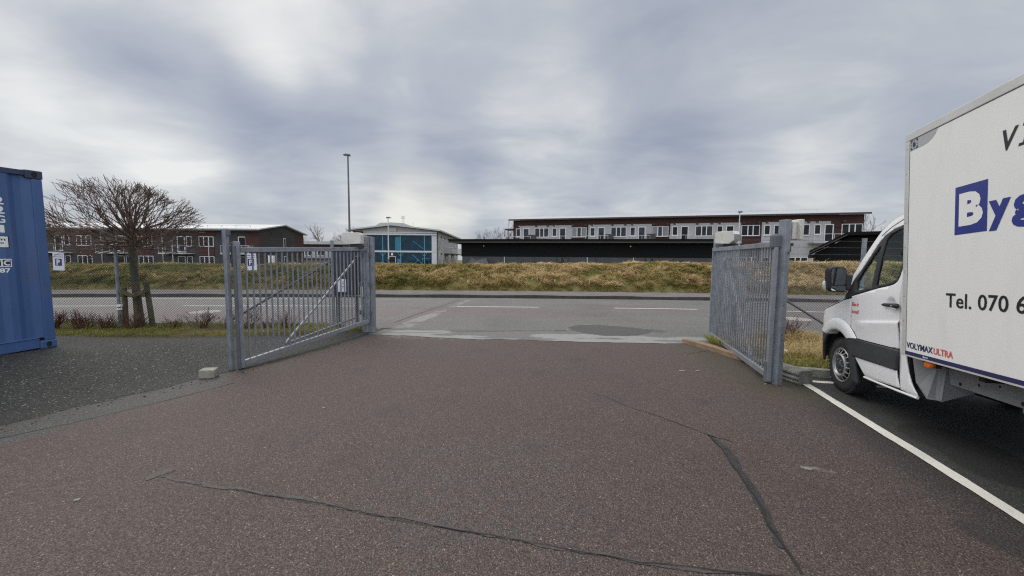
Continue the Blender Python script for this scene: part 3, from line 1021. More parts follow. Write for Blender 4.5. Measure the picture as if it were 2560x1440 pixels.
def wire_strand(mb, p0, p1, barbed=True, r=.0036, sag=.012, seed=0):
    p0, p1 = Vector(p0), Vector(p1)
    n = max(4, int((p1 - p0).length / .35))
    pts = [p0.lerp(p1, i / n) + Vector((0, 0, -sag * 4 * (i / n) * (1 - i / n))) for i in range(n + 1)]
    mb.tube(pts, r, 4)
    if barbed:
        k = int((p1 - p0).length / .11)
        rr = random.Random(seed)
        for i in range(1, k):
            t = i / k
            c = p0.lerp(p1, t) + Vector((0, 0, -sag * 4 * t * (1 - t)))
            for _ in range(2):
                d = Vector((rr.uniform(-.5, .5), rr.uniform(-1, 1), rr.uniform(-1, 1))).normalized() * .013
                mb.tube([c - d, c + d], .0016, 3, False)


def post(parent, x, y, z0, z1, w=.055, mat=None, name='post', rnd=True):
    mb = MB()
    if rnd:
        mb.tube([(x, y, z0), (x, y, z1)], w / 2, 12)
        mb.tube([(x, y, z1), (x, y, z1 + .012)], w / 2 + .004, 12)
    else:
        mb.bb(x - w / 2, x + w / 2, y - w / 2, y + w / 2, z0, z1)
    return mb.build(name, mat or M['galv'], parent, smooth=rnd, bevel=0 if rnd else .004)


# left fence
fl = empty('chain_link_fence', (-8.95, 8.62, 0), 0, 'chain link fence with barbed wire behind the bare tree, left of the gateway', 'fence', 'chain link fences along the road')
def child_xy(o, *xs): return o
FY0, FY1 = 8.66, 9.06
def fly(x): return 8.62 + (x + 8.95) * (9.02 - 8.62) / (8.95 - 4.25)
def into(o, root):
    """keep world shape while parenting to a root that stands away from the origin"""
    o.parent = root
    o.matrix_parent_inverse = Matrix.Identity(4)
    inv = Matrix.LocRotScale(root.location, root.rotation_euler, None).inverted()
    o.data.transform(inv)
    return o
for x, zt, w in ((-15.9, 1.93, .06), (-12.4, 1.93, .06), (-8.95, 1.95, .062), (-4.25, 2.09, .075)):
    into(post(None, x, fly(x) - .02, -.1, zt, w), fl)
    if x < -5:
        mb = MB().bar((x, fly(x) - .02, zt - .02), (x - .02, fly(x) + .10, zt + .06), .03, .03)
        into(mb.build('post_arm', M['galv']), fl)
mb = MB(); chain_mesh(mb, (-15.9, fly(-15.9), 0), (-4.3, fly(-4.3), 0), .05, 1.70)
into(mb.build('wire_mesh', M['wire'], fix=False), fl)
mb = MB(); chain_mesh(mb, (-4.2, 9.02, 0), (-3.35, 8.70, 0), .05, 1.70)
into(mb.build('wire_mesh', M['wire'], fix=False), fl)
for i, z in enumerate((1.76, 1.85, 1.94)):
    mb = MB(); wire_strand(mb, (-15.9, fly(-15.9) + .05, z), (-4.3, fly(-4.3) + .02, z), True, seed=i)
    into(mb.build('barbed_wire', M['wire'], fix=False), fl)
for z in (.10, .9, 1.70):
    mb = MB(); wire_strand(mb, (-15.9, fly(-15.9) - .005, z), (-4.3, fly(-4.3) - .005, z), False, .0022)
    into(mb.build('tension_wire', M['wire'], fix=False), fl)
mb = MB().tube([(-4.27, 8.98, 1.62), (-6.55, 8.80, .22)], .024, 10); into(mb.build('brace', M['galv_dark'], smooth=True), fl)
mb = MB().tube([(-4.22, 9.00, 1.70), (-3.34, 8.68, 1.74)], .020, 10); into(mb.build('top_rail', M['galv_light'], smooth=True), fl)
mb = MB().tube([(-3.95, 8.92, .82), (-3.34, 8.68, .82)], .022, 10); into(mb.build('lower_rail', M['galv'], smooth=True), fl)

# right fence
fr = empty('chain_link_fence', (8.0, 8.28, 0), 0, 'chain link fence with barbed wire behind the white truck, right of the gateway', 'fence', 'chain link fences along the road')
for x, zt, w in ((7.62, 2.20, .085), (12.6, 2.1, .06), (17.0, 2.1, .06)):
    into(post(None, x, 8.28, -.1, zt, w), fr)
mb = MB(); chain_mesh(mb, (4.55, 8.30, 0), (17.0, 8.30, 0), .02, 1.72, .060)
into(mb.build('wire_mesh', M['wire'], fix=False), fr)
for i, z in enumerate((1.85, 2.00, 2.14)):
    mb = MB(); wire_strand(mb, (4.55, 8.27, z + .02), (17.0, 8.27, z), True, seed=i + 9)
    into(mb.build('barbed_wire', M['wire'], fix=False), fr)
for z in (.10, 1.72):
    mb = MB(); wire_strand(mb, (4.55, 8.295, z), (17.0, 8.295, z), False, .004)
    into(mb.build('tension_wire', M['galv_dark'], fix=False), fr)
mb = MB().tube([(4.50, 8.20, 1.72), (7.05, 8.20, .20)], .024, 10); into(mb.build('brace', M['galv_dark'], smooth=True), fr)


# gate posts ---------------------------------------------------------------
def i_post(name, x, y, z1, w, d, rz, label, light=True):
    root = empty(name, (x, y, 0), rz, label, 'gate post', 'gate posts of the entrance')
    MB().bb(-w / 2, w / 2, -d / 2, d / 2, -.1, z1).build('column', M['galv'], root, bevel=.006)
    if light:
        MB().bb(-w * .06, w * .30, -d / 2 - .026, -d / 2 - .002, .02, z1 - .12).build('guide_strip', M['galv_light'], root, bevel=.004)
    return root


hl = i_post('gate_post', -3.30, 8.62, 2.18, .18, .16, 0, 'thick grey steel hinge post of the left gate under a white motor box')
MB().bb(.094, .17, -.05, .07, -.02, 2.17).build('flange', M['galv'], hl, bevel=.004)
for z in (.42, 1.05, 1.72):
    MB().bb(-.13, .13, -.125, -.108, z, z + .10).build('hinge_plate', M['galv_dark'], hl, bevel=.004)
for k in range(5): MB().tube([(-.03, -.081, 1.86 + .06 * k), (-.03, -.12, 1.86 + .06 * k)], .014, 8).build('bolt', M['galv_light'], hl)
MB().bb(-.10, -.04, -.13, -.10, .82, 1.05).build('key_switch', M['white_box'], hl, bevel=.006)
hr = i_post('gate_post', 4.47, 8.26, 2.24, .17, .16, 0, 'grey steel hinge post behind the far end of the right gate leaf', False)
MB().bb(-.13, .02, -.13, -.10, 1.86, 2.06).build('hinge_plate', M['galv_dark'], hr, bevel=.004)
mb = MB().tube([(-.05, -.05, 2.22), (-.02, -.05, 2.30), (.05, -.05, 2.32), (.12, -.05, 2.28), (.13, -.05, 2.05)], .012, 8)
mb.build('cable_conduit', M['plastic_black'], hr, smooth=True)
pl = i_post('stop_post', -4.175, 5.57, 2.10, .058, .06, R(-16), 'tall grey steel stop post behind the free end of the left gate leaf', False)
MB().bb(-.058, -.031, -.02, .03, 1.55, 2.06).build('catch_plate', M['galv_dark'], pl, bevel=.004)
MB().bb(.031, .06, -.02, .03, 2.0, 2.08).build('cable_bracket', M['galv_dark'], pl, bevel=.004)
pr = i_post('stop_post', 3.665, 5.16, 2.25, .085, .12, R(13), 'tall grey stop post with pale twin box at the free end of the right gate', False)
mb = MB()
mb.bb(.065, .140, -.06, .05, 1.99, 2.225)
o = mb.build('signal_box', M['white_box'], pr, bevel=.01)
MB().bb(.143, .205, -.10, .07, 1.985, 2.255).build('signal_shield', M['white_box'], pr, bevel=.008)
for z in (2.03, 2.12, 2.18):
    MB().bb(.044, .064, -.025, .025, z, z + .02).build('bracket', M['galv_dark'], pr)
mb = MB().tube([(.045, -.02, 1.93), (.075, -.03, 1.90), (.05, -.06, 1.83), (-.02, -.085, 1.80)], .007, 6); mb.build('cable', M['plastic_black'], pr, smooth=True)
MB().bb(.045, .105, -.05, .02, 1.90, 1.94).build('cable_clip', M['plastic_black'], pr, bevel=.004)
for z in (.62, .70, 1.1): MB().tube([(-.01, -.058, z), (-.01, -.066, z)], .010, 8).build('bolt', M['galv_dark'], pr)


def gate(name, H, E, zb0, zb1, zt0, zt1, out, label, nbars, light_post):
    """swing gate leaf: hinge ground point H, free end E; bottom/top heights at hinge and free end; out = side of the braces"""
    H, E = Vector((*H, 0)), Vector((*E, 0))
    e = (E - H); L = e.length; e.normalize()
    ang = math.atan2(e.y, e.x)
    root = empty(name, H, ang, label, 'gate', 'swing gate leaves of the entrance')
    zb = lambda s: zb0 + (zb1 - zb0) * s / L
    zt = lambda s: zt0 + (zt1 - zt0) * s / L
    def P(s, n, z): return Vector((s, n, z))
    MB().bar(P(.02, 0, zb(0) + .05), P(L - .06, 0, zb(L) + .05), .06, .085).build('bottom_rail', M['galv_light'], root, bevel=.006)
    MB().bar(P(.02, 0, zt(0) - .04), P(L - .06, 0, zt(L) - .04), .06, .075).build('top_rail', M['galv'], root, bevel=.006)
    MB().bar(P(.0, 0, zb(0) + .01), P(.0, 0, zt(0)), .06, .07, (0, 1, 0)).build('hinge_stile', M['galv'], root, bevel=.006)
    o = MB().bar(P(L - .02, 0, zb(L) - .02), P(L - .02, 0, zt(L) + .08), .07, .07, (0, 1, 0)).build('end_stile', M['galv'], root, bevel=.008)
    MB().bar(P(L + .035, -out * .02, zb(L) - .02), P(L + .035, -out * .02, zt(L) + .02), .022, .05, (0, 1, 0)).build('rubber_edge', M['galv_light'] if light_post else M['galv_dark'], root, bevel=.004)
    for k in range(nbars):
        s = .10 + (L - .26) * k / (nbars - 1)
        MB().bar(P(s, 0, zb(s) + .095), P(s, 0, zt(s) - .08), .019, .019, (0, 1, 0)).build('bar', M['galv'], root)
    MB().tube([P(L * .72, out * .05, zb(L * .72) + .12), P(.12, out * .22, zt(0) - .28)], .022, 10).build('brace', M['galv_light'], root, smooth=True)
    MB().tube([P(L * .72, out * .05, zb(L * .72) + .12), P(.12, out * .22, zb(0) + .14)], .022, 10).build('truss_rail', M['galv_light'], root, smooth=True)
    return root, P, zb, zt, L


gl, P, zb, zt, L = gate('swing_gate', (-3.24, 8.5), (-4.08, 5.62), .225, .035, 1.935, 1.835, -1, 'open grey barred gate leaf left of the driveway, sagging towards a concrete block', 27, False)
MB().bb(L - .05, L + .03, -.055, -.048, zt(L) - .30, zt(L) + .07).build('lock_plate', M['galv_dark'], gl, bevel=.003)
gr, P, zb, zt, L2 = gate('swing_gate', (4.34, 8.2), (3.60, 5.20), .06, .05, 1.975, 1.965, 1, 'open grey barred gate leaf right of the driveway, seen edge-on beside the white truck', 29, True)
MB().bb(L2 - .085, L2 + .05, -.07, .07, zt(L2) - .10, zt(L2) + .10).build('end_cap', M['galv_dark'], gr, bevel=.03)
MB().bb(L2 - .065, L2 + .03, -.052, .052, .01, .30).build('foot_sleeve', M['galv_dark'], gr, bevel=.004)


def motor(name, loc, rz, label, flip):
    root = empty(name, loc, rz, label, 'gate motor', 'gate motors on the hinge posts')
    prof = [(-.21, .05), (-.10, -.02), (.20, 0), (.20, .19), (.165, .235), (-.165, .235), (-.21, .17)]
    if flip: prof = [(-a, b) for a, b in prof]
    MB().prism(prof, -.10, .10, 'y').build('housing', M['white_box'], root, bevel=.006)
    s = -1 if flip else 1
    MB().bb(-.212 * s, -.224 * s, -.095, .095, .06, .17).build('cover_plate', M['alu_dull'], root, bevel=.004)
    MB().bb(-.05, .22, -.05, .05, -.10, -.012).build('drive_unit', M['plastic_black'], root, bevel=.006)
    MB().bar((-.20 * s, 0, -.06), (.24 * s, 0, -.04), .05, .02).build('drive_arm', M['galv_dark'], root)
    return root


motor('gate_motor', (-3.43, 8.22, 2.00), R(2), 'white gate motor box on the left hinge post, in front of the blue glass building', False)
motor('gate_motor', (4.36, 7.78, 2.06), R(-62), 'white gate motor box above the right gate leaf, in front of the grey terrace', True)

# control cabinet and boxes
cb = empty('control_cabinet', (-3.94, 8.98, .80), R(-20), 'dark grey metal cabinet mounted behind the left gate, with a white framed notice', 'cabinet')
MB().bb(-.33, .40, -.10, .10, .03, 1.06).build('housing', M['cabinet'], cb, bevel=.01)
MB().bb(-.35, .42, -.12, .12, 1.062, 1.085).build('roof', M['cabinet'], cb, bevel=.006)
MB().bb(-.31, .38, -.108, -.101, .06, 1.03).build('door', M['cabinet'], cb, bevel=.004)
MB().bb(-.16, .12, -.118, -.109, .10, .40).build('notice_frame', M['white'], cb, bevel=.003)
nb = MB().bb(-.13, .09, -.1215, -.1185, .125, .375).build('notice', M['sign_white'], cb)
mb = MB()
for k in range(5): mb.bb(.01, .07 - .012 * (k % 3), -.1235, -.1218, .33 - .035 * k, .338 - .035 * k)
mb.build('print', M['black_txt'], cb)
MB().bb(-.30, -.27, -.01, .09, -.82, .03).build('leg', M['galv_dark'], cb)
MB().bb(.27, .30, -.01, .09, -.82, .03).build('leg', M['galv_dark'], cb)
rc = empty('meter_cabinet', (5.02, 8.52, .70), 0, 'pale grey cabinet behind the bars of the right gate', 'cabinet')
MB().bb(-.20, .20, -.09, .09, 0, .75).build('housing', M['white_box'], rc, bevel=.01)
MB().bb(-.18, .18, -.097, -.091, .03, .72).build('door', M['white_box'], rc, bevel=.004)
MB().bb(-.22, .22, -.11, .11, .752, .775).build('roof', M['alu_dull'], rc, bevel=.004)
MB().bb(-.05, .05, -.03, .03, -.70, -.002).build('pedestal', M['galv_dark'], rc, bevel=.004)


def parking_sign(loc, rz, rx, label):
    root = empty('parking_sign', loc, rz, label, 'sign', 'white parking signs on the fence')
    root.rotation_euler = (0, rx, rz)
    w, h = .255, .385
    MB().bb(-w / 2, w / 2, -.004, .004, 0, h).build('board', M['sign_white'], root, bevel=.002)
    MB().bb(-.075, .075, -.0062, -.0043, .105, .262).build('blue_square', M['navy'], root)
    text_mesh('P', M['sign_white'], 'letter', (-.042, -.0062, .122), (1, 0, 0), (0, 0, 1), .078, .122, .04, parent=root)
    text_mesh('Reserverad', M['black_txt'], 'small_print', (-.095, -.0045, .338), (1, 0, 0), (0, 0, 1), .19, .024, .02, parent=root)
    text_mesh('parkering', M['black_txt'], 'small_print', (-.105, -.0045, .288), (1, 0, 0), (0, 0, 1), .21, .026, .02, parent=root)
    return root


parking_sign((-10.11, fly(-10.11) - .04, 1.36), 0, R(1.5), 'white parking sign with blue P on the fence beside the blue container')
parking_sign((-6.05, fly(-6.05) - .04, 1.39), 0, R(-1.5), 'white parking sign with blue P on the fence seen through the left gate bars')
parking_sign((5.78, 8.22, 1.36), 0, R(7), 'tilted white parking sign on the right fence half hidden by the stop post')

# concrete block, barrier, timber beam
cbk = empty('concrete_block', (-4.24, 5.23, 0), R(14), 'small loose concrete block on the asphalt edge by the left gate end', 'concrete block')
mb = MB().add([(-.135, -.09, 0), (.13, -.095, 0), (.125, .09, 0), (-.13, .09, 0), (-.128, -.085, .14), (.125, -.09, .135), (.12, .085, .14), (-.125, .085, .145)],
              [(0, 3, 2, 1), (4, 5, 6, 7), (0, 1, 5, 4), (1, 2, 6, 5), (2, 3, 7, 6), (3, 0, 4, 7)])
mb.v = [(a * .74, b * .8, c * .88) for a, b, c in mb.v]
mb.build('block', M['concrete'], cbk, bevel=.012)
bar = empty('concrete_barrier', (3.99, 5.42, 0), R(12), 'dark mossy concrete barrier with grooved side lying between the right gate and the white line', 'barrier')
prof = [(-.11, 0), (.11, 0), (.125, .03), (.125, .155), (.095, .195), (-.095, .195), (-.13, .165), (-.13, .135), (-.105, .125), (-.105, .105), (-.13, .095), (-.13, .07), (-.105, .06), (-.105, .04), (-.125, .03)]
MB().prism(prof, -.30, .38, 'y').build('body', M['concrete_dark'], bar, bevel=.008)
tb = empty('timber_beam', (3.93, 6.65, 0), R(14.5), 'weathered brown timber beam lying along the foot of the right gate', 'beam')
mb = MB()
n = 14
vs = []
for i in range(n + 1):
    y = -1.25 + 2.5 * i / n
    w = .075 + .006 * math.sin(i * 2.1); zt_ = .085 + .008 * math.sin(i * 1.3 + 1)
    if i in (0, n): w *= .8; zt_ *= .75
    vs += [(-w, y, 0), (w, y, 0), (w * .92, y, zt_), (-w * .92, y, zt_ * .95)]
fs = [(0, 1, 2, 3), tuple(4 * n + k for k in (3, 2, 1, 0))]
for i in range(n):
    for k in range(4): fs.append((4 * i + k, 4 * i + 4 + k, 4 * i + 4 + (k + 1) % 4, 4 * i + (k + 1) % 4))
mb.add(vs, fs).build('plank', M['timber'], tb, smooth=True)
pipe = MB()
pipe.tube([(4.60, 6.62, .24), (4.68, 6.56, .16), (4.80, 6.50, .12), (4.86, 6.46, .10)], [.028, .03, .028, .022], 8)
pipe.tube([(4.62, 6.66, .22), (4.76, 6.62, .14), (4.95, 6.60, .11), (5.02, 6.60, .10)], [.026, .028, .028, .02], 8)
tag(pipe.build('plastic_hose', M['white'], smooth=True), 'white plastic hose ends lying on the grass behind the right gate', 'hose')
# scraps on the asphalt
def scrap(x, y, sx, sy, rz, label):
    mb = MB(); rr = random.Random(int(x * 100))
    k = 7
    pts = [(sx * math.cos(2 * PI * i / k) * rr.uniform(.7, 1), sy * math.sin(2 * PI * i / k) * rr.uniform(.7, 1)) for i in range(k)]
    mb.prism(pts, .002, .012, 'z')
    o = mb.build('paper_scrap', M['concrete'])
    o.location = (x, y, 0); o.rotation_euler = (0, 0, rz)
    tag(o, label, 'scrap', 'pale scraps on the asphalt')
scrap(2.62, 5.72, .07, .03, .1, 'larger pale scrap on the asphalt beside the right gate')
scrap(2.86, 5.73, .05, .02, .3, 'slim pale scrap on the asphalt nearest to the timber beam')
scrap(2.41, 2.98, .05, .022, -.4, 'pinkish worn scrap on the asphalt right of the long seam')
scrap(3.50, 5.12, .025, .015, .6, 'tiny pale scrap at the foot of the right stop post')
scrap(-2.98, 2.50, .022, .012, .5, 'small white chip on the asphalt below the seam corner')
scrap(-.05 - 2.05, 4.15, .02, .014, .5, 'small white chip in the middle of the driveway')
# marker post by the fence
mp = empty('marker_post', (-8.84, 8.52, 0), 0, 'short weathered post with white cap beside the fence post by the tree', 'post')
MB().tube([(0, 0, -.05), (0, 0, .47)], [.036, .034], 10).build('stump', M['concrete_dark'], mp, smooth=True)
MB().tube([(-.02, 0, .475), (-.02, 0, .515)], .05, 10).build('cap', M['white'], mp, smooth=True, bevel=.006)
MB().bb(-.06, .035, -.035, .035, .545, .60).build('clamp', M['white'], mp, bevel=.01)
MB().tube([(-.03, 0, .516), (-.04, 0, .60)], .012, 8).build('bolt', M['galv'], mp)


# ------------------------------------------------------------------ trees and shrubs
def grow(mb, p, d, L, r, depth, rr, up, spread, nch, rmin, shape=None):
    """one limb with gentle bends, then its children"""
    n = 4 if depth > 1 else 3
    pts, rs = [p], [r]
    q = Vector(p); dd = Vector(d)
    for i in range(n):
        dd = (dd + Vector((rr.gauss(0, .10), rr.gauss(0, .10), rr.gauss(0, .08) + up * .10))).normalized()
        q = q + dd * (L / n)
        pts.append(q.copy()); rs.append(max(rmin, r * (1 - .45 * (i + 1) / n)))
        if shape and not shape(q):
            depth = 0
            break
    n = len(pts) - 1
    mb.tube(pts, rs, 6 if r > .012 else (4 if r > .006 else 3), False)
    if depth <= 0: return
    k = rr.choice(nch)
    for j in range(k):
        f = rr.uniform(.35, 1.0) if j else 1.0
        i = min(n, max(1, int(round(f * n))))
        a = dd.orthogonal().normalized(); b = dd.cross(a)
        t = rr.uniform(0, 2 * PI)
        nd = (dd + (a * math.cos(t) + b * math.sin(t)) * rr.uniform(.35, 1) * spread).normalized()
        grow(mb, pts[i], nd, L * rr.uniform(.58, .86), rs[i] * rr.uniform(.62, .82), depth - 1, rr, up, spread, nch, rmin, shape)


def pollard_tree():
    root = empty('pollard_tree', (-8.62, 8.72, 0), 0, 'bare umbrella-crowned tree with a thick mossy trunk in front of the left fence', 'tree')
    rr = random.Random(5)
    tr = MB()
    pts = [(0.02, 0, -.1), (.0, 0, .12), (-.02, .0, .6), (-.05, 0, 1.2), (-.07, 0, 1.75), (-.06, 0, 2.05), (-.03, 0, 2.35)]
    tr.tube(pts, [.125, .092, .078, .070, .068, .105, .055], 14)
    tr.build('trunk', M['bark'], root, smooth=True)
    cr = MB()
    c = Vector((-.05, 0, 2.05))
    nl = 74
    def inside(q):
        r2 = (q.x + .42) ** 2 + q.y ** 2
        dz = q.z - 2.08
        w = 1 + .07 * math.sin(5 * math.atan2(q.y, q.x) + 3 * q.z)
        return r2 / (1.66 * w) ** 2 + (dz / ((1.27 if dz > 0 else .50) * w)) ** 2 < 1.0
    for i in range(nl):
        t = (i + .5) / nl
        el = R(-13 + 96 * t ** 1.35)
        az = i * 2.39996 + rr.uniform(-.25, .25)
        d = Vector((math.cos(el) * math.cos(az), math.cos(el) * math.sin(az), math.sin(el)))
        start = c + Vector((d.x * .07, d.y * .07, -.16 + .42 * t + d.z * .03))
        reach = .2
        while inside(c + d * reach) and reach < 2.6: reach += .05
        up = .35 if el < R(15) else (.20 if el < R(40) else .05)
        grow(cr, start, d, reach * rr.uniform(.42, .55), rr.uniform(.011, .021), 4, rr, up, .62, (2, 3, 3), .0046, inside)
    cr.build('crown', M['twig'], root, smooth=True, fix=False)
    return root


pollard_tree()
sp = empty('tree_support', (-8.62, 8.72, 0), 0, 'two mossy wooden stakes tied by a crossbar to the bare tree', 'tree support')
for x, y, zt_, lean in ((-.215, -.10, .98, .01), (.215, .02, 1.10, -.08)):
    MB().tube([(x - lean, y, -.1), (x + lean * .4, y, zt_)], [.055, .050], 10).build('stake', M['stake'], sp, smooth=True, angle=60)
MB().bar((-.25, -.155, .90), (.05, -.17, .80), .03, .09).build('crossbar', M['stake'], sp, bevel=.006)
MB().bar((.05, -.172, .79), (.27, -.06, .92), .03, .09).build('crossbar', M['stake'], sp, bevel=.006)


def shrub(x, y, h, w, n, seed, label):
    rr = random.Random(seed)
    mb = MB()
    for i in range(int(n * 1.5)):
        a = rr.uniform(0, 2 * PI); r0 = rr.uniform(0, .35) * w
        b = Vector((r0 * math.cos(a), r0 * math.sin(a) * .6, -.02))
        d = Vector((math.cos(a) * rr.uniform(.1, .9), math.sin(a) * rr.uniform(.1, .7), 1)).normalized()
        grow(mb, b, d, h * rr.uniform(.42, .72), .0055, 2, rr, .1, .55, (2, 2, 3), .0028)
    o = mb.build('dry_shrub', M['twig_red'], fix=False)
    o.location = (x, y, .05)
    return tag(o, label, 'shrub', 'low reddish bare shrubs in front of the left fence')


for i, a in enumerate(((-10.9, 8.30, .32, .50, 34, 'low red bare shrub nearest to the blue container'), (-10.2, 8.35, .34, .50, 34, 'low red bare shrub second from the blue container'),
                       (-9.55, 8.38, .32, .45, 30, 'low red bare shrub third from the blue container'), (-9.05, 8.42, .28, .40, 24, 'low red bare shrub left of the fence post with the white capped marker'),
                       (-8.45, 8.42, .30, .32, 22, 'low red bare shrub at the foot of the umbrella-crowned tree'), (-7.75, 8.58, .22, .35, 14, 'thin red bare shrub just right of the tree'),
                       (-7.15, 8.62, .36, .40, 20, 'taller red bare shrub midway between tree and left gate'), (-6.55, 8.62, .24, .35, 12, 'sparse red bare shrub between two taller ones near the gate'),
                       (-6.05, 8.60, .40, .32, 18, 'upright red bare shrub just left of the left stop post'), (-5.55, 8.62, .22, .35, 12, 'small red bare shrub beside the foot of the stop post'),
                       (-5.15, 8.62, .32, .35, 16, 'red bare shrub seen through the bars of the left gate'))):
    shrub(*a[:5], 40 + i, a[5])
o = shrub(5.55, 7.55, .42, .35, 26, 77, 'reddish bare shrub in the long grass behind the right gate')
o['group'] = 'low reddish bare shrubs in front of the fences'


def bare_tree(x, y, z, h, seed, label, depth=4, dark=False):
    root = empty('bare_tree', (x, y, z), 0, label, 'tree', 'bare trees on the skyline')
    rr = random.Random(seed)
    MB().tube([(0, 0, -1.5), (.05, 0, h * .2), (.1, 0, h * .4)], [h * .03, h * .022, h * .015], 7).build('trunk', M['far_twig'], root, smooth=True)
    cr = MB()
    for i in range(9):
        a = i * 2.4; el = rr.uniform(.5, 1.2)
        d = Vector((math.cos(a) * math.cos(el), math.sin(a) * math.cos(el), math.sin(el)))
        grow(cr, Vector((.05, 0, h * rr.uniform(.15, .4))), d, h * rr.uniform(.22, .30), h * .010, depth, rr, .15, .6, (2, 3), h * .0022)
    cr.build('crown', M['far_twig'], root, fix=False)
    return root


bare_tree(-1.9, 70, .8, 7.6, 3, 'bare tree behind the left end of the long black shed, near the grey terrace corner')
bare_tree(.3, 74, .8, 7.4, 4, 'bare tree at the left corner of the grey terrace')
bare_tree(-4.2, 78, .8, 7.2, 6, 'bare tree between the glass building and the grey terrace')
bare_tree(-52.0, 104, .5, 10.5, 8, 'bare tree over the low white roofed building, behind the dark terrace corner')
bare_tree(-46.0, 108, .5, 9.4, 9, 'bare tree over the low white roofed building, right of a fuller one')
bare_tree(56.5, 58, .8, 8.2, 12, 'bare tree at the right end of the grey terrace, above the truck bonnet')
# ------------------------------------------------------------------ blue shipping container
def pose(h, p, r):
    return Matrix.Rotation(-R(h), 3, 'Z') @ Matrix.Rotation(R(p), 3, 'X') @ Matrix.Rotation(-R(r), 3, 'Y')


def container():
    root = empty('shipping_container', (-6.906, 5.70, .31), 0, 'blue corrugated steel shipping container with white markings at the left edge of the yard', 'container')
    root.rotation_euler = pose(12, 1.36, -2).to_euler()
    W, Lc, H = 2.438, 6.058, 2.591
    cb = M['container']
    n = 1
    for x in (0, -W):
        s = 1 if x == 0 else -1
        for y in (0, -Lc):
            t = 1 if y == 0 else -1
            for z in (0, H - .118):
                o = MB().bb(x, x - s * .162, y, y - t * .178, z, z + .118).build('corner_casting', M['container_dark'] if z else cb, root, bevel=.012)
                mb = MB().lathe([(0, .001), (0, .036)], (0, 0, 0), 'x', 20)
                mb.v = [(x + s * .0015, y - t * .089 + v[1] * .85, z + .059 + v[2] * 1.15) for v in mb.v]
                h = mb.build('opening', M['crack_dark'], None, fix=False); h.parent = o
            MB().bb(x - s * .006, x - s * .13, y - t * .008, y - t * .12, .1185, H - .1185).build('corner_post', cb, root, bevel=.01)
    # rails
    for x, s in ((-.012, 1), (-W + .012, -1)):
        MB().bb(x, x - s * .06, -.179, -Lc + .179, H - .085, H - .012).build('top_rail', M['container_dark'], root, bevel=.006)
        mb = MB().bb(x, x - s * .05, -.179, -Lc + .179, .018, .165)
        mb.bb(x + s * .012, x - s * .05, -.179, -Lc + .179, .166, .176)
        mb.build('bottom_rail', cb, root, bevel=.005)
    for y, t in ((-.012, 1), (-Lc + .012, -1)):
        MB().bb(-.163, -W + .163, y, y - t * .06, H - .10, H - .012).build('end_rail', M['container_dark'], root, bevel=.006)
        MB().bb(-.163, -W + .163, y, y - t * .06, .018, .165).build('end_rail', cb, root, bevel=.006)
    # corrugated sides
    def corr(y):
        u = ((-y - .21) / .278) % 1.0
        if u < .26: d = .036
        elif u < .50: d = .036 * (1 - (u - .26) / .24)
        elif u < .76: d = 0.0
        else: d = .036 * (u - .76) / .24
        return d
    ys = [-.119]
    k = 0
    while ys[-1] > -Lc + .13:
        for u in (0, .26, .50, .76):
            y = -.21 - (k + u) * .278
            if y < -.13 and y > -Lc + .125: ys.append(y)
        k += 1
        if k > 30: break
    ys.append(-Lc + .119)
    for s, x in ((1, -.022), (-1, -W + .022)):
        mb = MB()
        vs = []
        for y in ys:
            vs += [(x - s * corr(y), y, .166), (x - s * corr(y), y, H - .07)]
        mb.add(vs, [(2 * i, 2 * i + 2, 2 * i + 3, 2 * i + 1) for i in range(len(ys) - 1)])
        o = mb.build('side_wall', cb, root, bevel=.006)
    MB().bb(-.05, -W + .05, -.05, -Lc + .05, H - .045, H - .02).build('roof', M['container_dark'], root)
    mb = MB()
    xs = np.arange(-.14, -W + .13, -.07)
    vs = []
    for i, x in enumerate(xs):
        d = .04 if (i // 2) % 2 else 0
        vs += [(float(x), -.03 - d, .166), (float(x), -.03 - d, H - .09)]
    mb.add(vs, [(2 * i, 2 * i + 1, 2 * i + 3, 2 * i + 2) for i in range(len(xs) - 1)]).build('end_wall', cb, root)
    for a in (-.14, -W / 2 - .01):
        d = MB().bb(a, a - W / 2 + .15, -Lc + .06, -Lc + .02, .17, H - .10).build('door', cb, root, bevel=.006)
        MB().tube([(a - .5, -Lc - .01, .12), (a - .5, -Lc - .01, H - .1)], .017, 8).build('lock_rod', M['galv'], d, smooth=True)
    MB().bb(-.06, -W + .06, -.06, -Lc + .06, .12, .16).build('floor', M['chassis'], root)

    def side_text(s, mat, y0, z0, w, h, bold, lift=.002):
        """lettering painted on the corrugated side: reading direction is towards the far end (+y)"""
        o = text_mesh(s, mat, 'lettering', (0, y0, z0), (0, 1, 0), (0, 0, 1), w, h, bold, parent=root)
        bm = bmesh.new(); bm.from_mesh(o.data)
        for y in ys:
            if y0 - .01 < y < y0 + w + .01:
                bmesh.ops.bisect_plane(bm, geom=bm.verts[:] + bm.edges[:] + bm.faces[:], plane_co=(0, y, 0), plane_no=(0, 1, 0))
        for v in bm.verts: v.co.x = -.022 - corr(v.co.y) + lift
        bm.to_mesh(o.data); bm.free()
        return o

    def side_rect(mat, y0, y1, z0, z1, lift, name):
        mb = MB()
        cut = sorted([y for y in ys if y0 < y < y1] + [y0, y1])
        vs = []
        for y in cut: vs += [(-.022 - corr(y) + lift, y, z0), (-.022 - corr(y) + lift, y, z1)]
        mb.add(vs, [(2 * i, 2 * i + 2, 2 * i + 3, 2 * i + 1) for i in range(len(cut) - 1)])
        return mb.build(name, mat, root, fix=False)
    w = M['white']
    yc = -.478
    for ch, z in (('2', 2.075), ('2', 1.950), ('G', 1.825), ('1', 1.695)):
        side_text(ch, w, yc + (.03 if ch == '1' else 0), z, .035 if ch == '1' else .080, .102, .02)
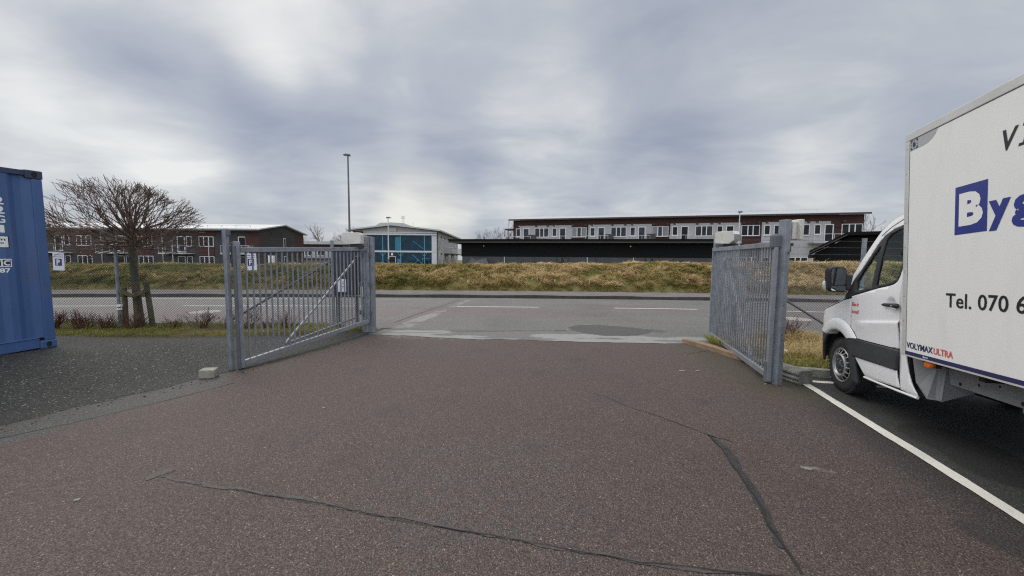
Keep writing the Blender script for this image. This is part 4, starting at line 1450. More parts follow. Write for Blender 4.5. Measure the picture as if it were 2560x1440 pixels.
    # rest of the marking column outside the view is left off; height plate
    side_rect(M['black_txt'], -.605, -.382, 1.485, 1.652, .002, 'height_plate')
    side_rect(w, -.595, -.392, 1.495, 1.642, .0035, 'height_plate')
    side_text('2,6m', M['black_txt'], -.580, 1.578, .165, .048, .02, .005)
    side_text("8'6\"", M['black_txt'], -.560, 1.512, .13, .048, .02, .005)
    side_rect(w, -.490, -.376, 1.225, 1.335, .002, 'registry_mark')
    side_rect(M['navy'], -.452, -.386, 1.237, 1.323, .0035, 'registry_mark')
    side_text('i', M['black_txt'], -.482, 1.240, .018, .078, .03, .004)
    side_text('C', w, -.446, 1.243, .052, .073, .03, .005)
    side_text('87', w, -.482, 1.145, .088, .062, .035)


container()

# ------------------------------------------------------------------ the white box truck
TR_O = Vector((5.215, 4.546, 0))
TR_HEAD = 17.45
_tb = Matrix.Rotation(R(-2.68), 3, 'X') @ Matrix.Rotation(-R(1.47), 3, 'Y')
_piv = Vector((0, 0, .36))


def BT(p):
    """body coordinates -> truck coordinates (the body leans nose-down on its springs)"""
    return _piv + _tb @ (Vector(p) - _piv)


BTM = Matrix.Translation(_piv) @ _tb.to_4x4() @ Matrix.Translation(-_piv)
truck = empty('box_truck', TR_O, -R(TR_HEAD), 'white box truck with blue lettering parked nose to the fence at the right edge', 'truck')


def lat0(y, z):
    l = .985
    if z > 1.3: l -= .20 * min(1.25, (z - 1.3) / 1.05) ** 1.4
    if y > .44: l -= 1.9 * (y - .44) ** 2
    if z < .5: l -= .10 * (.5 - z) ** 1.2
    if z > .95 and y > 0: l -= .10 * (z - .95) * min(1, y / .4)
    return l


def lat_door(y, z):
    l = lat0(y, z)
    zc = .985 + (-.35 - y) * .105                       # pressed crease on the door
    k = min(1, max(0, (-.30 - y) / .18)) * min(1, max(0, (y + 1.16) / .03))
    l += .022 * k * (1 / (1 + math.exp((z - zc) / .006))) * math.exp(-max(0, zc - z) / .16)
    d = math.hypot((y + .965) / .085, (z - 1.222) / .085)   # dish behind the handle
    if d < 1: l -= .030 * (1 - d * d) ** 1
    return l


def panel(name, outer, mat, parent=truck, holes=(), step=.045, off=0.0, lat=lat0, side=-1, thick=.012, T=True, fine=None):
    loops = [list(outer)] + [list(h) for h in holes]
    tris = tessellate_polygon([[Vector((p[0], p[1], 0)) for p in lp] for lp in loops])
    flat = [p for lp in loops for p in lp]
    bm = bmesh.new()
    vs = [bm.verts.new((0, p[0], p[1])) for p in flat]
    for t in tris:
        try: bm.faces.new([vs[i] for i in t])
        except ValueError: pass
    y0, y1 = min(p[0] for p in flat), max(p[0] for p in flat)
    z0, z1 = min(p[1] for p in flat), max(p[1] for p in flat)
    cy, cz = list(np.arange(y0 + step, y1, step)), list(np.arange(z0 + step, z1, step))
    if fine:
        fy0, fy1, fz0, fz1, fs = fine
        cy = [y for y in cy if y < fy0 - .01 or y > fy1 + .01] + list(np.arange(fy0, fy1, fs))
        cz = [z for z in cz if (z < fz0 - .01 or z > fz1 + .01) and not .98 < z < 1.11] + list(np.arange(fz0, fz1, fs)) + list(np.arange(.985, 1.105, .009))
    cuts = [((0, y, 0), (0, 1, 0)) for y in cy] + [((0, 0, z), (0, 0, 1)) for z in cz]
    for co, no in cuts:
        bmesh.ops.bisect_plane(bm, geom=bm.verts[:] + bm.edges[:] + bm.faces[:], plane_co=co, plane_no=no)
    for v in bm.verts:
        y, z = v.co.y, v.co.z
        p = Vector((side * (lat(y, z) + off), y, z))
        v.co = BT(p) if T else p
    bmesh.ops.remove_doubles(bm, verts=bm.verts, dist=.0012)
    bmesh.ops.dissolve_degenerate(bm, edges=bm.edges, dist=.0005)
    bm.normal_update()
    nx = sum(f.normal.x * f.calc_area() for f in bm.faces)
    if nx * side < 0: bmesh.ops.reverse_faces(bm, faces=bm.faces)
    me = bpy.data.meshes.new(name)
    bm.to_mesh(me); bm.free()
    me.polygons.foreach_set('use_smooth', [True] * len(me.polygons))
    me.materials.append(mat)
    o = bpy.data.objects.new(name, me); COL.objects.link(o); o.parent = parent
    if thick:
        sm = o.modifiers.new('thickness', 'SOLIDIFY'); sm.thickness = thick; sm.offset = -1; sm.use_rim = True
    return o


def bridge(name, edge, mat, by, bz, n=20, pw=.8, lat=lat0, parent=truck, thick=.01, off=0.0):
    """surface spanning from the left edge curve to the mirrored right one, bulging by (by, bz)"""
    vs = []
    for i, (y, z) in enumerate(edge):
        l = lat(y, z) + off
        b_y = by[i] if isinstance(by, (list, tuple)) else by
        b_z = bz[i] if isinstance(bz, (list, tuple)) else bz
        for k in range(n + 1):
            t = k / n
            s = (1 - abs(2 * t - 1) ** 2.6) ** pw
            vs.append(tuple(BT((-l + 2 * l * t, y + b_y * s, z + b_z * s))))
    mb = MB()
    c = n + 1
    mb.add(vs, [(i * c + k, (i + 1) * c + k, (i + 1) * c + k + 1, i * c + k + 1) for i in range(len(edge) - 1) for k in range(n)])
    o = mb.build(name, mat, parent, smooth=True, angle=60)
    if thick:
        sm = o.modifiers.new('thickness', 'SOLIDIFY'); sm.thickness = thick; sm.offset = 0
    return o


AC = (.098, .415)
def arc(r, a0, a1, n=14, c=AC):
    return [(c[0] + r * math.cos(R(a0 + (a1 - a0) * i / n)), c[1] + r * math.sin(R(a0 + (a1 - a0) * i / n))) for i in range(n + 1)]


BELT = [(-.222, 1.288), (-.234, 1.298), (-.51, 1.357), (-.725, 1.403), (-.93, 1.437), (-.985, 1.452), (-1.03, 1.482), (-1.055, 1.53), (-1.068, 1.60), (-1.072, 1.72), (-1.072, 2.055)]
PILLAR_IN = [(-.10, 1.31), (-.224, 1.487), (-.345, 1.610), (-.465, 1.767), (-.555, 1.905), (-.640, 1.985), (-.75, 2.035), (-.90, 2.068), (-1.072, 2.085)]
PILLAR_OUT = [(-.075, 1.36), (-.157, 1.502), (-.225, 1.598), (-.336, 1.758), (-.43, 1.890), (-.505, 1.993), (-.56, 2.055), (-.651, 2.118), (-.75, 2.160), (-.90, 2.195), (-1.10, 2.215), (-1.27, 2.22)]
G_ = .004
for sd in (-1, 1):
    W = M['van_white']
    fender = [(-.196, 1.00), (-.207, 1.150), (-.215, 1.258), (-.06, 1.232), (.016, 1.213), (.15, 1.178), (.359, 1.118), (.50, 1.065), (.62, .985), (.70, .90), (.74, .80), (.74, .752), (.62, .752)] + arc(.545, 39, 121) + [(-.193, .90)]
    panel('fender', fender, W, side=sd)
    # flared arch lip
    mb = MB(); vs = []
    prof = [(.572, .002), (.548, .020), (.505, .030), (.455, .032), (.425, .027), (.415, .012), (.416, -.10)]
    na = 26
    for i in range(na + 1):
        for j, (r, o_) in enumerate(prof):
            q = min(1, max(0, (r - .415) / .158))
            a0, a1 = 126.5 + (140.3 - 126.5) * q, 53.5 + (39.7 - 53.5) * q
            a = R(a0 + (a1 - a0) * i / na)
            y, z = AC[0] + r * math.cos(a), AC[1] + r * math.sin(a)
            vs.append(tuple(BT((sd * (lat0(y, z) + o_), y, z))))
    k = len(prof)
    mb.add(vs, [(i * k + j, (i + 1) * k + j, (i + 1) * k + j + 1, i * k + j + 1) for i in range(na) for j in range(k - 1)])
    o = mb.build('wheel_arch_lip', W, truck, smooth=True, angle=50)
    # door with its parts
    door = panel('door', [(-.203, .985), (-.215, 1.16), (-.224, 1.284)] + [(y - .004, z - .010) for y, z in BELT[1:10]] + [(-1.078, 2.06), (-1.10, 2.085), (-1.108, 1.6), (-1.097, 1.04), (-1.110, .80), (-1.106, .785), (-.355, .781)] + list(reversed(arc(.578, 121, 139.5, 6))), W, side=sd, lat=lat_door, fine=(-1.07, -.86, 1.12, 1.33, .016) if sd < 0 else None, step=.04)
    panel('lower_panel', [(-.312, .562), (-1.078, .566), (-1.118, .39), (-.53, .36)], W, door, side=sd, off=.006)
    # sill bead under the lower panel
    mb = MB().tube([BT((sd * (lat0(y, z) + .004), y, z)) for y, z in ((-.50, .352), (-.8, .352), (-1.1, .356), (-1.37, .362))], .012, 8)
    mb.build('sill', W, truck, smooth=True)
    panel('side_cladding', [(-.10, .742), (-.33, .772), (-1.112, .776), (-1.118, .72), (-1.085, .565), (-.305, .560), (-.325, .42), (-.345, .22), (-.26, .22), (-.22, .40), (-.19, .60)], M['plastic_grey'], side=sd, off=.018, thick=.05)
    # window surround, glass
    glass = [(-.668, 1.418), (-.80, 1.444), (-.93, 1.466), (-.99, 1.488), (-1.022, 1.528), (-1.036, 1.60), (-1.042, 1.72), (-1.046, 2.035), (-.906, 2.032), (-.80, 2.012), (-.72, 1.978), (-.675, 1.925), (-.668, 1.86)]
    quarter = [(-.30, 1.352), (-.60, 1.408), (-.616, 1.870), (-.575, 1.845), (-.49, 1.735), (-.37, 1.575), (-.30, 1.47)]
    sur = [(-.065, 1.248), (-.222, 1.282)] + BELT[1:] + list(reversed(PILLAR_IN[1:])) + [(-.082, 1.335)]
    panel('window_frame', sur, M['plastic_black'], side=sd, holes=(glass, quarter), off=-.002, thick=.03)
    panel('window', glass, M['car_glass'], door, side=sd, off=-.012, thick=0, step=.3)
    panel('quarter_window', quarter, M['car_glass'], truck, side=sd, off=-.012, thick=0, step=.3)
    panel('pillar', PILLAR_IN + [(-1.27, 2.09)] + list(reversed(PILLAR_OUT)), W, side=sd)
    mb = MB().tube([BT((sd * (lat0(y, z) + .001), y, z)) for y, z in ((-.575, 1.985), (-.632, 2.022), (-.72, 2.072), (-.874, 2.128), (-1.25, 2.150))], .004, 6)
    mb.build('roof_seam', M['plastic_grey'], truck, smooth=True)
    mb = MB().tube([BT((sd * (lat0(y, z) + .0015), y, z)) for y, z in ((-.05, 1.243), (.016, 1.215), (.15, 1.181), (.359, 1.121), (.50, 1.068))], .0035, 6)
    mb.build('bonnet_seam', M['plastic_grey'], truck, smooth=True)
    # rear corner of the cab, sweeping down and back
    panel('cab_corner', [(-1.118, 2.10), (-1.116, 1.6), (-1.105, 1.04), (-1.118, .80), (-1.126, .38), (-1.375, .365), (-1.30, .46), (-1.245, .58), (-1.215, .70), (-1.205, .80), (-1.21, 2.10)], W, side=sd)
    # bumper corner
    panel('bumper_corner', [(.74, .745), (.36, .745)] + arc(.418, 52, -8, 10) + [(.56, .38), (.74, .40)], M['plastic_grey'], side=sd, off=.006, thick=.03)
    panel('headlight', [(.50, 1.058), (.62, .980), (.70, .895), (.74, .80), (.78, .78), (.86, .80), (.82, .95), (.70, 1.05), (.58, 1.09)], M['mirror'], side=sd, off=-.012)
    # handle
    hb = MB()
    pts = [(-.865, 1.222), (-.90, 1.224), (-.98, 1.224), (-1.06, 1.224), (-1.10, 1.222), (-1.118, 1.222)]
    hb.tube([BT((sd * (lat0(y, z) + .024), y, z)) for y, z in pts], [.008, .018, .020, .024, .026, .008], 10)
    hb.build('handle', M['plastic_black'], door, smooth=True)
    hb = MB().tube([BT((sd * (lat0(-1.06, 1.222) + .045), -1.06, 1.222)), BT((sd * (lat0(-1.06, 1.222) + .0505), -1.06, 1.222))], .007, 10)
    hb.build('lock', M['alu'], door, smooth=True)
    # mirror
    mir = empty('mirror', (0, 0, 0)); mir.parent = truck
    hd = MB()
    segs = [(-.020, .82), (.0, .95), (.05, 1.0), (.10, .95), (.135, .75), (.15, .45)]
    vs = []; nn = 28
    for (yy, k) in segs:
        for i in range(nn):
            a = 2 * PI * i / nn
            ca, sa = math.cos(a), math.sin(a)
            px_ = (abs(ca) ** .42) * (1 if ca >= 0 else -1) * .098 * k
            pz_ = (abs(sa) ** .42) * (1 if sa >= 0 else -1) * .165 * k
            vs.append(tuple(BT((sd * (1.100 - px_ * 1), -.14 + yy, 1.495 + pz_ - .012 * (px_ / .1)))))
    fs = [(i * nn + j, i * nn + (j + 1) % nn, (i + 1) * nn + (j + 1) % nn, (i + 1) * nn + j) for i in range(len(segs) - 1) for j in range(nn)]
    fs.append(tuple((len(segs) - 1) * nn + j for j in range(nn)))
    hd.add(vs, fs).build('mirror_head', M['plastic_black'], mir, smooth=True, angle=50)
    def mface(name, x0, x1, z0, z1, mat, y=-.158):
        vs = []; nn = 24
        for i in range(nn):
            a = 2 * PI * i / nn
            ca, sa = math.cos(a), math.sin(a)
            vs.append(tuple(BT((sd * ((x0 + x1) / 2 + (abs(ca) ** .4) * (1 if ca >= 0 else -1) * (x1 - x0) / 2), y, (z0 + z1) / 2 + (abs(sa) ** .4) * (1 if sa >= 0 else -1) * (z1 - z0) / 2))))
        return MB().add(vs, [tuple(range(nn))]).build(name, mat, mir)
    mface('bezel', 1.012, 1.188, 1.342, 1.648, M['plastic_black'], -.159)
    mface('mirror_glass', 1.024, 1.172, 1.425, 1.636, M['mirror'], -.162)
    mface('wide_glass', 1.024, 1.172, 1.352, 1.415, M['mirror'], -.162)
    MB().bar(BT((sd * 1.02, -.10, 1.47)), BT((sd * .90, -.16, 1.44)), .10, .20).build('mirror_arm', M['plastic_black'], mir, bevel=.02)
    mb = MB().tube([BT((sd * 1.198, -.06, 1.365)), BT((sd * 1.206, -.06, 1.40)), BT((sd * 1.206, -.06, 1.45)), BT((sd * 1.200, -.06, 1.475))], [.014, .024, .024, .012], 10)
    mb.build('turn_signal', M['alu'], mir, smooth=True)

W = M['van_white']
bridge('roof', [(y, z) for y, z in PILLAR_OUT[6:]], W, [0.10, .06, .03, .01, 0, 0], [.10, .125, .14, .15, .16, .165])
M['screen'] = mat_glass('windscreen_glass', alpha=1)
bridge('windscreen', PILLAR_OUT[:7], M['screen'], [.30, .26, .23, .20, .17, .13, .10], [0, .01, .02, .035, .05, .08, .10], thick=0)
bridge('bonnet', [(-.075, 1.35), (-.04, 1.245), (.016, 1.22), (.15, 1.184), (.359, 1.124), (.50, 1.07), (.62, .99), (.70, .90), (.74, .80), (.74, .752)], W, [.27, .25, .24, .22, .22, .24, .26, .27, .28, .28], [.03, .10, .115, .12, .10, .07, .05, .02, 0, 0], thick=.01)
bridge('front_bumper', [(.74, .745), (.755, .62), (.74, .48), (.70, .38)], M['plastic_grey'], .27, 0, off=.004)
bridge('grille', [(.752, .93), (.765, .80)], M['plastic_black'], .275, 0, off=-.25)
# inner shell: dark backing behind the panel gaps, bulkhead, floor
for sd in (-1, 1):
    panel('inner_shell', [(-1.16, .42), (-1.20, 1.42), (-.92, 1.415), (-.5, 1.335), (-.2, 1.255), (.30, 1.09), (.55, .96), (.55, .84), (.30, .90), (.098, .95), (-.12, .92), (-.30, .80), (-.38, .62), (-.45, .42)], M['chassis'], side=sd, off=-.035, thick=.006)
mb = MB().bb(-.80, .80, -1.22, -1.20, .5, 2.15); mb.bb(-.90, .90, -1.20, .10, .44, .50); mb.bb(-.85, .85, .02, .06, .50, 1.20)
mb.xf(BTM).build('bulkhead', M['chassis'], truck)
mb = MB().prism([(-.02, 1.16), (-.14, 1.20), (-.34, 1.22), (-.42, 1.16), (-.40, 1.00), (-.02, .9)], -.80, .80, 'x').xf(BTM).build('dashboard', M['plastic_black'], truck, bevel=.02)
mb = MB()
wheel_pts = [BT((-.42 + .19 * math.cos(a), -.52 + .09 * math.sin(a), 1.22 + .165 * math.sin(a))) for a in [2 * PI * i / 24 for i in range(25)]]
MB().tube(wheel_pts, .016, 8, False).build('steering_wheel', M['plastic_black'], truck, smooth=True)
for x in (-.42, .36):
    w_ = .46 if x < 0 else .80
    st = MB().bb(x - w_ / 2, x + w_ / 2, -1.06, -.58, .72, .90).xf(BTM).build('seat', M['seat'], truck, bevel=.05)
    MB().prism([(-1.02, .90), (-.90, .90), (-1.02, 1.50), (-1.12, 1.50)], x - w_ / 2 + .02, x + w_ / 2 - .02, 'x').xf(BTM).build('backrest', M['seat'], st, bevel=.04)
    MB().bb(x - .13, x + .13, -1.14, -1.06, 1.53, 1.70).xf(BTM).build('headrest', M['seat'], st, bevel=.03)

# roof spoiler in front of the box
sp_ = MB()
sp_.add([(-.62, -.86, 2.395), (.62, -.86, 2.395), (.82, -1.26, 2.36), (-.82, -1.26, 2.36), (-.50, -1.05, 2.62), (.50, -1.05, 2.62), (.66, -1.262, 2.80), (-.66, -1.262, 2.80)],
        [(0, 1, 5, 4), (4, 5, 6, 7), (0, 4, 7, 3), (1, 2, 6, 5), (3, 7, 6, 2), (0, 3, 2, 1)])
sp_.xf(BTM).build('roof_spoiler', M['grey_panel'], truck, bevel=.03)

# cargo box
BX, BY0, BY1, BZ0, BZ1 = 1.059, -1.275, -5.30, .759, 2.889
box = MB().bb(-BX + .006, BX - .006, BY0 - .004, BY1 + .004, BZ0 + .048, BZ1 - .006).xf(BTM).build('cargo_box', M['box_white'], truck)
mb = MB()
for s in (-1, 1):
    mb.bb(s * (BX - .045), s * BX, BY0, BY1, BZ1 - .076, BZ1)
mb.bb(-BX + .046, BX - .046, BY0, BY0 - .05, BZ1 - .076, BZ1)
mb.xf(BTM).build('roof_rail', M['alu'], box, bevel=.006)
for s in (-1, 1):
    MB().bb(s * (BX - .05), s * (BX + .001), BY0 + .001, BY0 - .054, BZ0 + .001, BZ1 - .0775).xf(BTM).build('corner_profile', M['alu'], box, bevel=.006)
    MB().bb(s * (BX - .05), s * (BX + .001), BY1 - .001, BY1 + .054, BZ0 + .001, BZ1 - .0775).xf(BTM).build('corner_profile', M['alu'], box, bevel=.006)
    MB().bb(s * (BX - .02), s * (BX - .001), BY0 - .055, BY1 + .056, BZ0 + .014, BZ0 + .047).xf(BTM).build('blue_strip', M['navy'], box)
    MB().bb(s * (BX - .05), s * (BX + .0005), BY0 - .055, BY1 + .056, BZ0, BZ0 + .0135).xf(BTM).build('lower_rail', M['alu'], box)
# thin black sealing lines beside the profiles
for s in (-1, 1):
    MB().bb(s * (BX - .0065), s * (BX - .0045), BY0 - .0545, BY0 - .058, BZ0 + .048, BZ1 - .08).xf(BTM).build('seal', M['black_txt'], box)
    MB().bb(s * (BX - .0065), s * (BX - .0045), BY0 - .0585, BY1 + .06, BZ1 - .0800, BZ1 - .0768).xf(BTM).build('seal', M['black_txt'], box)
MB().bb(-BX + .20, BX - .20, BY0 - .02, BY1, BZ0 - .06, BZ0 + .0).xf(BTM).build('floor_frame', M['chassis'], box)
# rivets on the front profile
mb = MB()
for k in range(9):
    z = .86 + .235 * k
    mb.lathe([(0, .001), (-.002, .005)], (-BX - .0015, BY0 - .028, z), 'x', 8)
mb.xf(BTM).build('rivet_row', M['alu_dull'], box)


def side_print(s, mat, ya, z0, w=None, h=None, bold=0.0, shear=0.0, off=.0025, space=1.0):
    return text_mesh(s, mat, 'lettering', (-BX + .006, ya, z0), (0, -1, 0), (0, 0, 1), w, h, bold, shear, parent=box, off=off, space=space, T=BTM)


def side_poly(pts, mat, name, off=.0012):
    mb = MB().add([(-BX + .006 - off, y, z) for y, z in pts], [tuple(range(len(pts)))]).xf(BTM)
    return mb.build(name, mat, box)


side_poly([(-1.88, 1.855), (-1.88, 2.242), (-2.178, 2.242), (-2.178, 1.855)], M['blue_logo'], 'logo_square')
side_print('B', M['box_white'], -1.921, 1.920, .222, .262, .055)
side_print('y', M['blue_logo'], -2.190, 1.850, .172, .222, .045)
side_print('g', M['blue_logo'], -2.372, 1.850, .175, .222, .045)
side_print('Tel. 070 67', M['black_txt'], -1.808, 1.258, None, .122, .012, space=1.02)
side_print('V', M['black_txt'], -2.287, 2.405, .120, .150, .018, .22)
# I with serifs, slanted
def ital(pts, y0, z0, sh=.22): return [(y0 - (u + v * sh), z0 + v) for u, v in pts]
side_poly(ital([(0, 0), (.085, 0), (.085, .020), (.058, .020), (.058, .130), (.085, .130), (.085, .150), (0, .150), (0, .130), (.028, .130), (.028, .020), (0, .020)], -2.405, 2.405), M['black_txt'], 'lettering')
side_print('VOLYMAX', M['navy'], -1.340, .838, .335, .058, .028)
side_print('ULTRA', M['red_logo'], -1.683, .838, .212, .058, .028)
text_mesh('Berco', M['sign_white'], 'lettering', (-BX + .001, -1.565, BZ0 + .022), (0, -1, 0), (0, 0, 1), .062, .020, .02, parent=box, off=.002, T=BTM)
side_poly([(-1.332, 2.809), (-1.332, 2.712), (-1.50, 2.712), (-1.565, 2.720), (-1.615, 2.742), (-1.650, 2.770), (-1.675, 2.809)], M['sticker_grey'], 'corner_sticker')
def ep(u, v): return (-1.345 - u * .092, 2.716 + v * .090)
for tri in (((0, 0), (.34, 0), (0, .34)), ((1, 0), (1, .34), (.66, 0)), ((0, 1), (0, .66), (.34, 1)), ((1, 1), (.66, 1), (1, .66)),
            ((.40, .06), (.60, .06), (.5, .20)), ((.40, .94), (.5, .80), (.60, .94)), ((.06, .40), (.06, .60), (.20, .5)), ((.94, .40), (.80, .5), (.94, .60))):
    side_poly([ep(*q) for q in tri], M['navy'], 'emblem', .0022)
side_print('B', M['navy'], ep(.33, 0)[0], ep(0, .27)[1], .034, .042, .05, off=.004)

# 'Bilen är larmad!' on the door
def door_text(s, ya, z0, w, h):
    o = text_mesh(s, M['red_logo'], 'lettering', (0, ya, z0), (0, -1, 0), (0, 0, 1), w, h, .02, .2, parent=truck, off=0)
    for v in o.data.vertices:
        v.co = BT((-(lat_door(v.co.y, v.co.z) + .003), v.co.y, v.co.z))
door_text('Bilen är', -.232, 1.168, .150, .048)
door_text('larmad!', -.230, 1.080, .150, .048)

# amber marker, splash panels, chassis rail
MB().lathe([(0, .001), (0, .030), (.014, .034), (.022, .026), (.026, .001)], (0, 0, 0), 'z', 20)
mk = MB().lathe([(.02, .034), (-.002, .036), (-.016, .028), (-.020, .001)], (0, 0, 0), 'x', 24)
mk.v = [(v[0] - 1.02, v[1] * 1.45 - 1.575, v[2] * .95 + .726) for v in mk.v]
mk.xf(BTM).build('side_marker', M['amber'], truck, smooth=True)
MB().bb(-1.0, -.96, -1.62, -1.53, .70, .758).xf(BTM).build('marker_bracket', M['plastic_black'], truck)
spl = MB()
spl.add([(-.955, -1.235, .80), (-.955, -1.30, .50), (-.93, -1.40, .37), (-.86, -1.415, .365), (-.80, -1.36, .80)], [(0, 1, 2, 3, 4)])
spl.add([(-.80, -1.36, .80), (-.86, -1.415, .365), (-.84, -1.430, .36), (-.77, -1.385, .80)], [(0, 1, 2, 3)])
spl.add([(-.77, -1.385, .80), (-.84, -1.430, .36), (-.55, -1.40, .47), (-.55, -1.38, .80)], [(0, 1, 2, 3)])
o = spl.xf(BTM).build('splash_panel', M['grey_panel'], truck)
sm = o.modifiers.new('thickness', 'SOLIDIFY'); sm.thickness = .008
mb = MB()
mb.bar(BT((-.775, -1.388, .79)), BT((-.845, -1.434, .375)), .018, .018)
mb.build('panel_fold', M['grey_panel'], truck, bevel=.006)
mb = MB()
for z0 in (.55, .66): mb.bar(BT((-.80, -1.416, z0)), BT((-.56, -1.402, z0 + .02)), .010, .006)
mb.build('panel_rib', M['grey_panel'], truck)
MB().bb(-.965, -.90, -1.23, -1.17, .50, .80).xf(BTM).build('gap_block', M['chassis'], truck)
for s in (-1, 1):
    MB().bb(s * .33, s * .385, .60, -1.30, .40, .58).xf(BTM).build('chassis_rail', M['chassis'], truck, bevel=.005)
    MB().bb(s * .335, s * .385, -1.31, -5.1, .535, .69).xf(BTM).build('chassis_rail', M['chassis'], truck)
    rail = MB().bb(s * .74, s * .785, -1.40, -5.1, .525, .685).xf(BTM).build('chassis_rail', M['alu_dull'], truck, bevel=.006)
    mb = MB()
    for k in range(18):
        mb.lathe([(0, .001), (.0, .011 if k % 3 else .017)], (s * .7865, -1.55 - .19 * k, .60 + .04 * ((k * 7) % 3 - 1)), 'x', 10)
    h = mb.xf(BTM).build('bolt_holes', M['crack_dark'], None, fix=False); h.parent = rail
mb = MB()
for k in range(7): mb.bb(-.96, .96, -1.40 - .6 * k, -1.46 - .6 * k, .69, .74)
mb.xf(BTM).build('cross_members', M['chassis'], truck)
MB().bb(-.52, -.32, -1.7, -2.9, .30, .56).xf(BTM).build('fuel_tank', M['chassis'], truck, bevel=.04)
MB().bb(-.5245, -.521, -1.76, -1.85, .40, .46).xf(BTM).build('rating_label', M['sticker_grey'], truck)
mb = MB().bb(-.75, .75, -.12, .18, .26, .40); mb.bb(-.3, .3, .25, .7, .30, .9); mb.bb(-.16, .16, -1.3, -.2, .28, .42)
mb.xf(BTM).build('engine_and_axle', M['chassis'], truck, bevel=.03)
# wheel wells
for s in (-1, 1):
    mb = MB(); vs = []
    na = 18
    for i in range(na + 1):
        a = R(-5 + 190 * i / na)
        for x in (.91, .56): vs.append((s * x, AC[0] + .425 * math.cos(a), AC[1] + .425 * math.sin(a)))
    mb.add(vs, [(2 * i, 2 * i + 1, 2 * i + 3, 2 * i + 2) for i in range(na)])
    mb.add([vs[2 * i + 1] for i in range(na + 1)], [tuple(range(na + 1))])
    mb.xf(BTM).build('wheel_well', M['chassis'], truck)


def wheel(x, y, s):
    root = empty('wheel', (x, y, .352)); root.parent = truck
    rt, w = .352, .225
    prof = [(-w / 2, .215), (-w / 2 - .012, .26), (-w / 2 - .010, .30), (-w / 2 + .010, .338), (-w / 2 + .035, rt - .002), (-.03, rt + .003), (.03, rt + .003), (w / 2 - .035, rt - .002), (w / 2 - .010, .338), (w / 2 + .010, .30), (w / 2 + .012, .26), (w / 2, .215)]
    ty = MB().lathe(prof, (0, 0, 0), 'x', 56)
    tr = ty
    for k in range(48):
        a = 2 * PI * k / 48
        Mx = Matrix.Rotation(a, 3, 'X')
        for xx, sk in ((-.085, .25), (.085, -.25)):
            tr.box(Mx @ Vector((xx, 0, rt - .002)), (.05, .028, .012), Mx @ Matrix.Rotation(sk, 3, 'Z'))
    ty = tr.build('tyre', M['rubber'], root, smooth=True, angle=50)
    # steel rim, outer side towards -x (mirrored by s)
    e = -w / 2
    rm = MB()
    rm.lathe([(e - .004, .222), (e - .010, .214), (e - .004, .204), (e + .015, .199), (e + .030, .197)], (0, 0, 0), 'x', 48)
    rm.lathe([(e + .005, .153), (e - .026, .150), (e - .036, .138), (e - .024, .122), (e - .010, .112)], (0, 0, 0), 'x', 48)
    nsp = 16
    for k in range(nsp):
        a = 2 * PI * k / nsp
        vs = []
        for (r, hw, xx) in ((.148, .0120, e - .026), (.163, .0055, e - .018), (.178, .0055, e - .008), (.198, .0125, e + .006)):
            for t in (-1, 1):
                p = Vector((0, t * hw, r)); p = Matrix.Rotation(a, 3, 'X') @ p
                vs.append((xx, p.y, p.z))
        rm.add(vs, [(0, 1, 3, 2), (2, 3, 5, 4), (4, 5, 7, 6)])
    o = rm.build('rim', M['rim'], root, smooth=True, angle=40)
    sm = o.modifiers.new('thickness', 'SOLIDIFY'); sm.thickness = .006; sm.offset = 0
    MB().lathe([(w / 2, .21), (e + .032, .1965), (e + .055, .19), (e + .055, .001)], (0, 0, 0), 'x', 32).build('brake_drum', M['chassis'], root)
    hc = MB().lathe([(e - .006, .116), (e - .020, .108), (e - .026, .085), (e - .026, .048), (e - .042, .040), (e - .044, .001)], (0, 0, 0), 'x', 32).build('hub', M['hubcap'], root, smooth=True, angle=30)
    bt = MB()
    for k in range(6):
        a = 2 * PI * k / 6
        bt.tube([(e - .020, .072 * math.cos(a), .072 * math.sin(a)), (e - .036, .072 * math.cos(a), .072 * math.sin(a))], .010, 6)
    b = bt.build('wheel_nuts', M['rim'], None); b.parent = hc
    if s > 0: root.rotation_euler = (0, 0, PI)
    return root


wheel(-.845, .045, -1)
wheel(.845, .045, 1)
for s in (-1, 1):
    wheel(s * .80, -3.62, s)
# ------------------------------------------------------------------ buildings beyond the bank
def mat_brick(name, col, mortar, sc=4.0):
    q, N, bs = new_mat(name)
    b = N.node('ShaderNodeTexBrick')
    N.put(b.inputs['Vector'], N.node('ShaderNodeTexCoord').outputs['Object'])
    mp = N.node('ShaderNodeMapping'); mp.inputs['Rotation'].default_value = (PI / 2, 0, 0)
    N.put(mp.inputs['Vector'], N.node('ShaderNodeTexCoord').outputs['Object'])
    N.put(b.inputs['Vector'], mp.outputs[0])
    b.inputs['Scale'].default_value = sc
    b.inputs['Mortar Size'].default_value = .018
    N.put(b.inputs['Color1'], col); N.put(b.inputs['Color2'], tuple(c * .72 for c in col)); N.put(b.inputs['Mortar'], mortar)
    n = N.noise(N.pos(), .5, 4)
    N.put(bs.inputs['Base Color'], N.mix(1.0, b.outputs[0], N.ramp(n, [(.3, (.8, .8, .8)), (.7, (1.15, 1.15, 1.15))]), 'MULTIPLY'))
    bs.inputs['Roughness'].default_value = .9
    return q


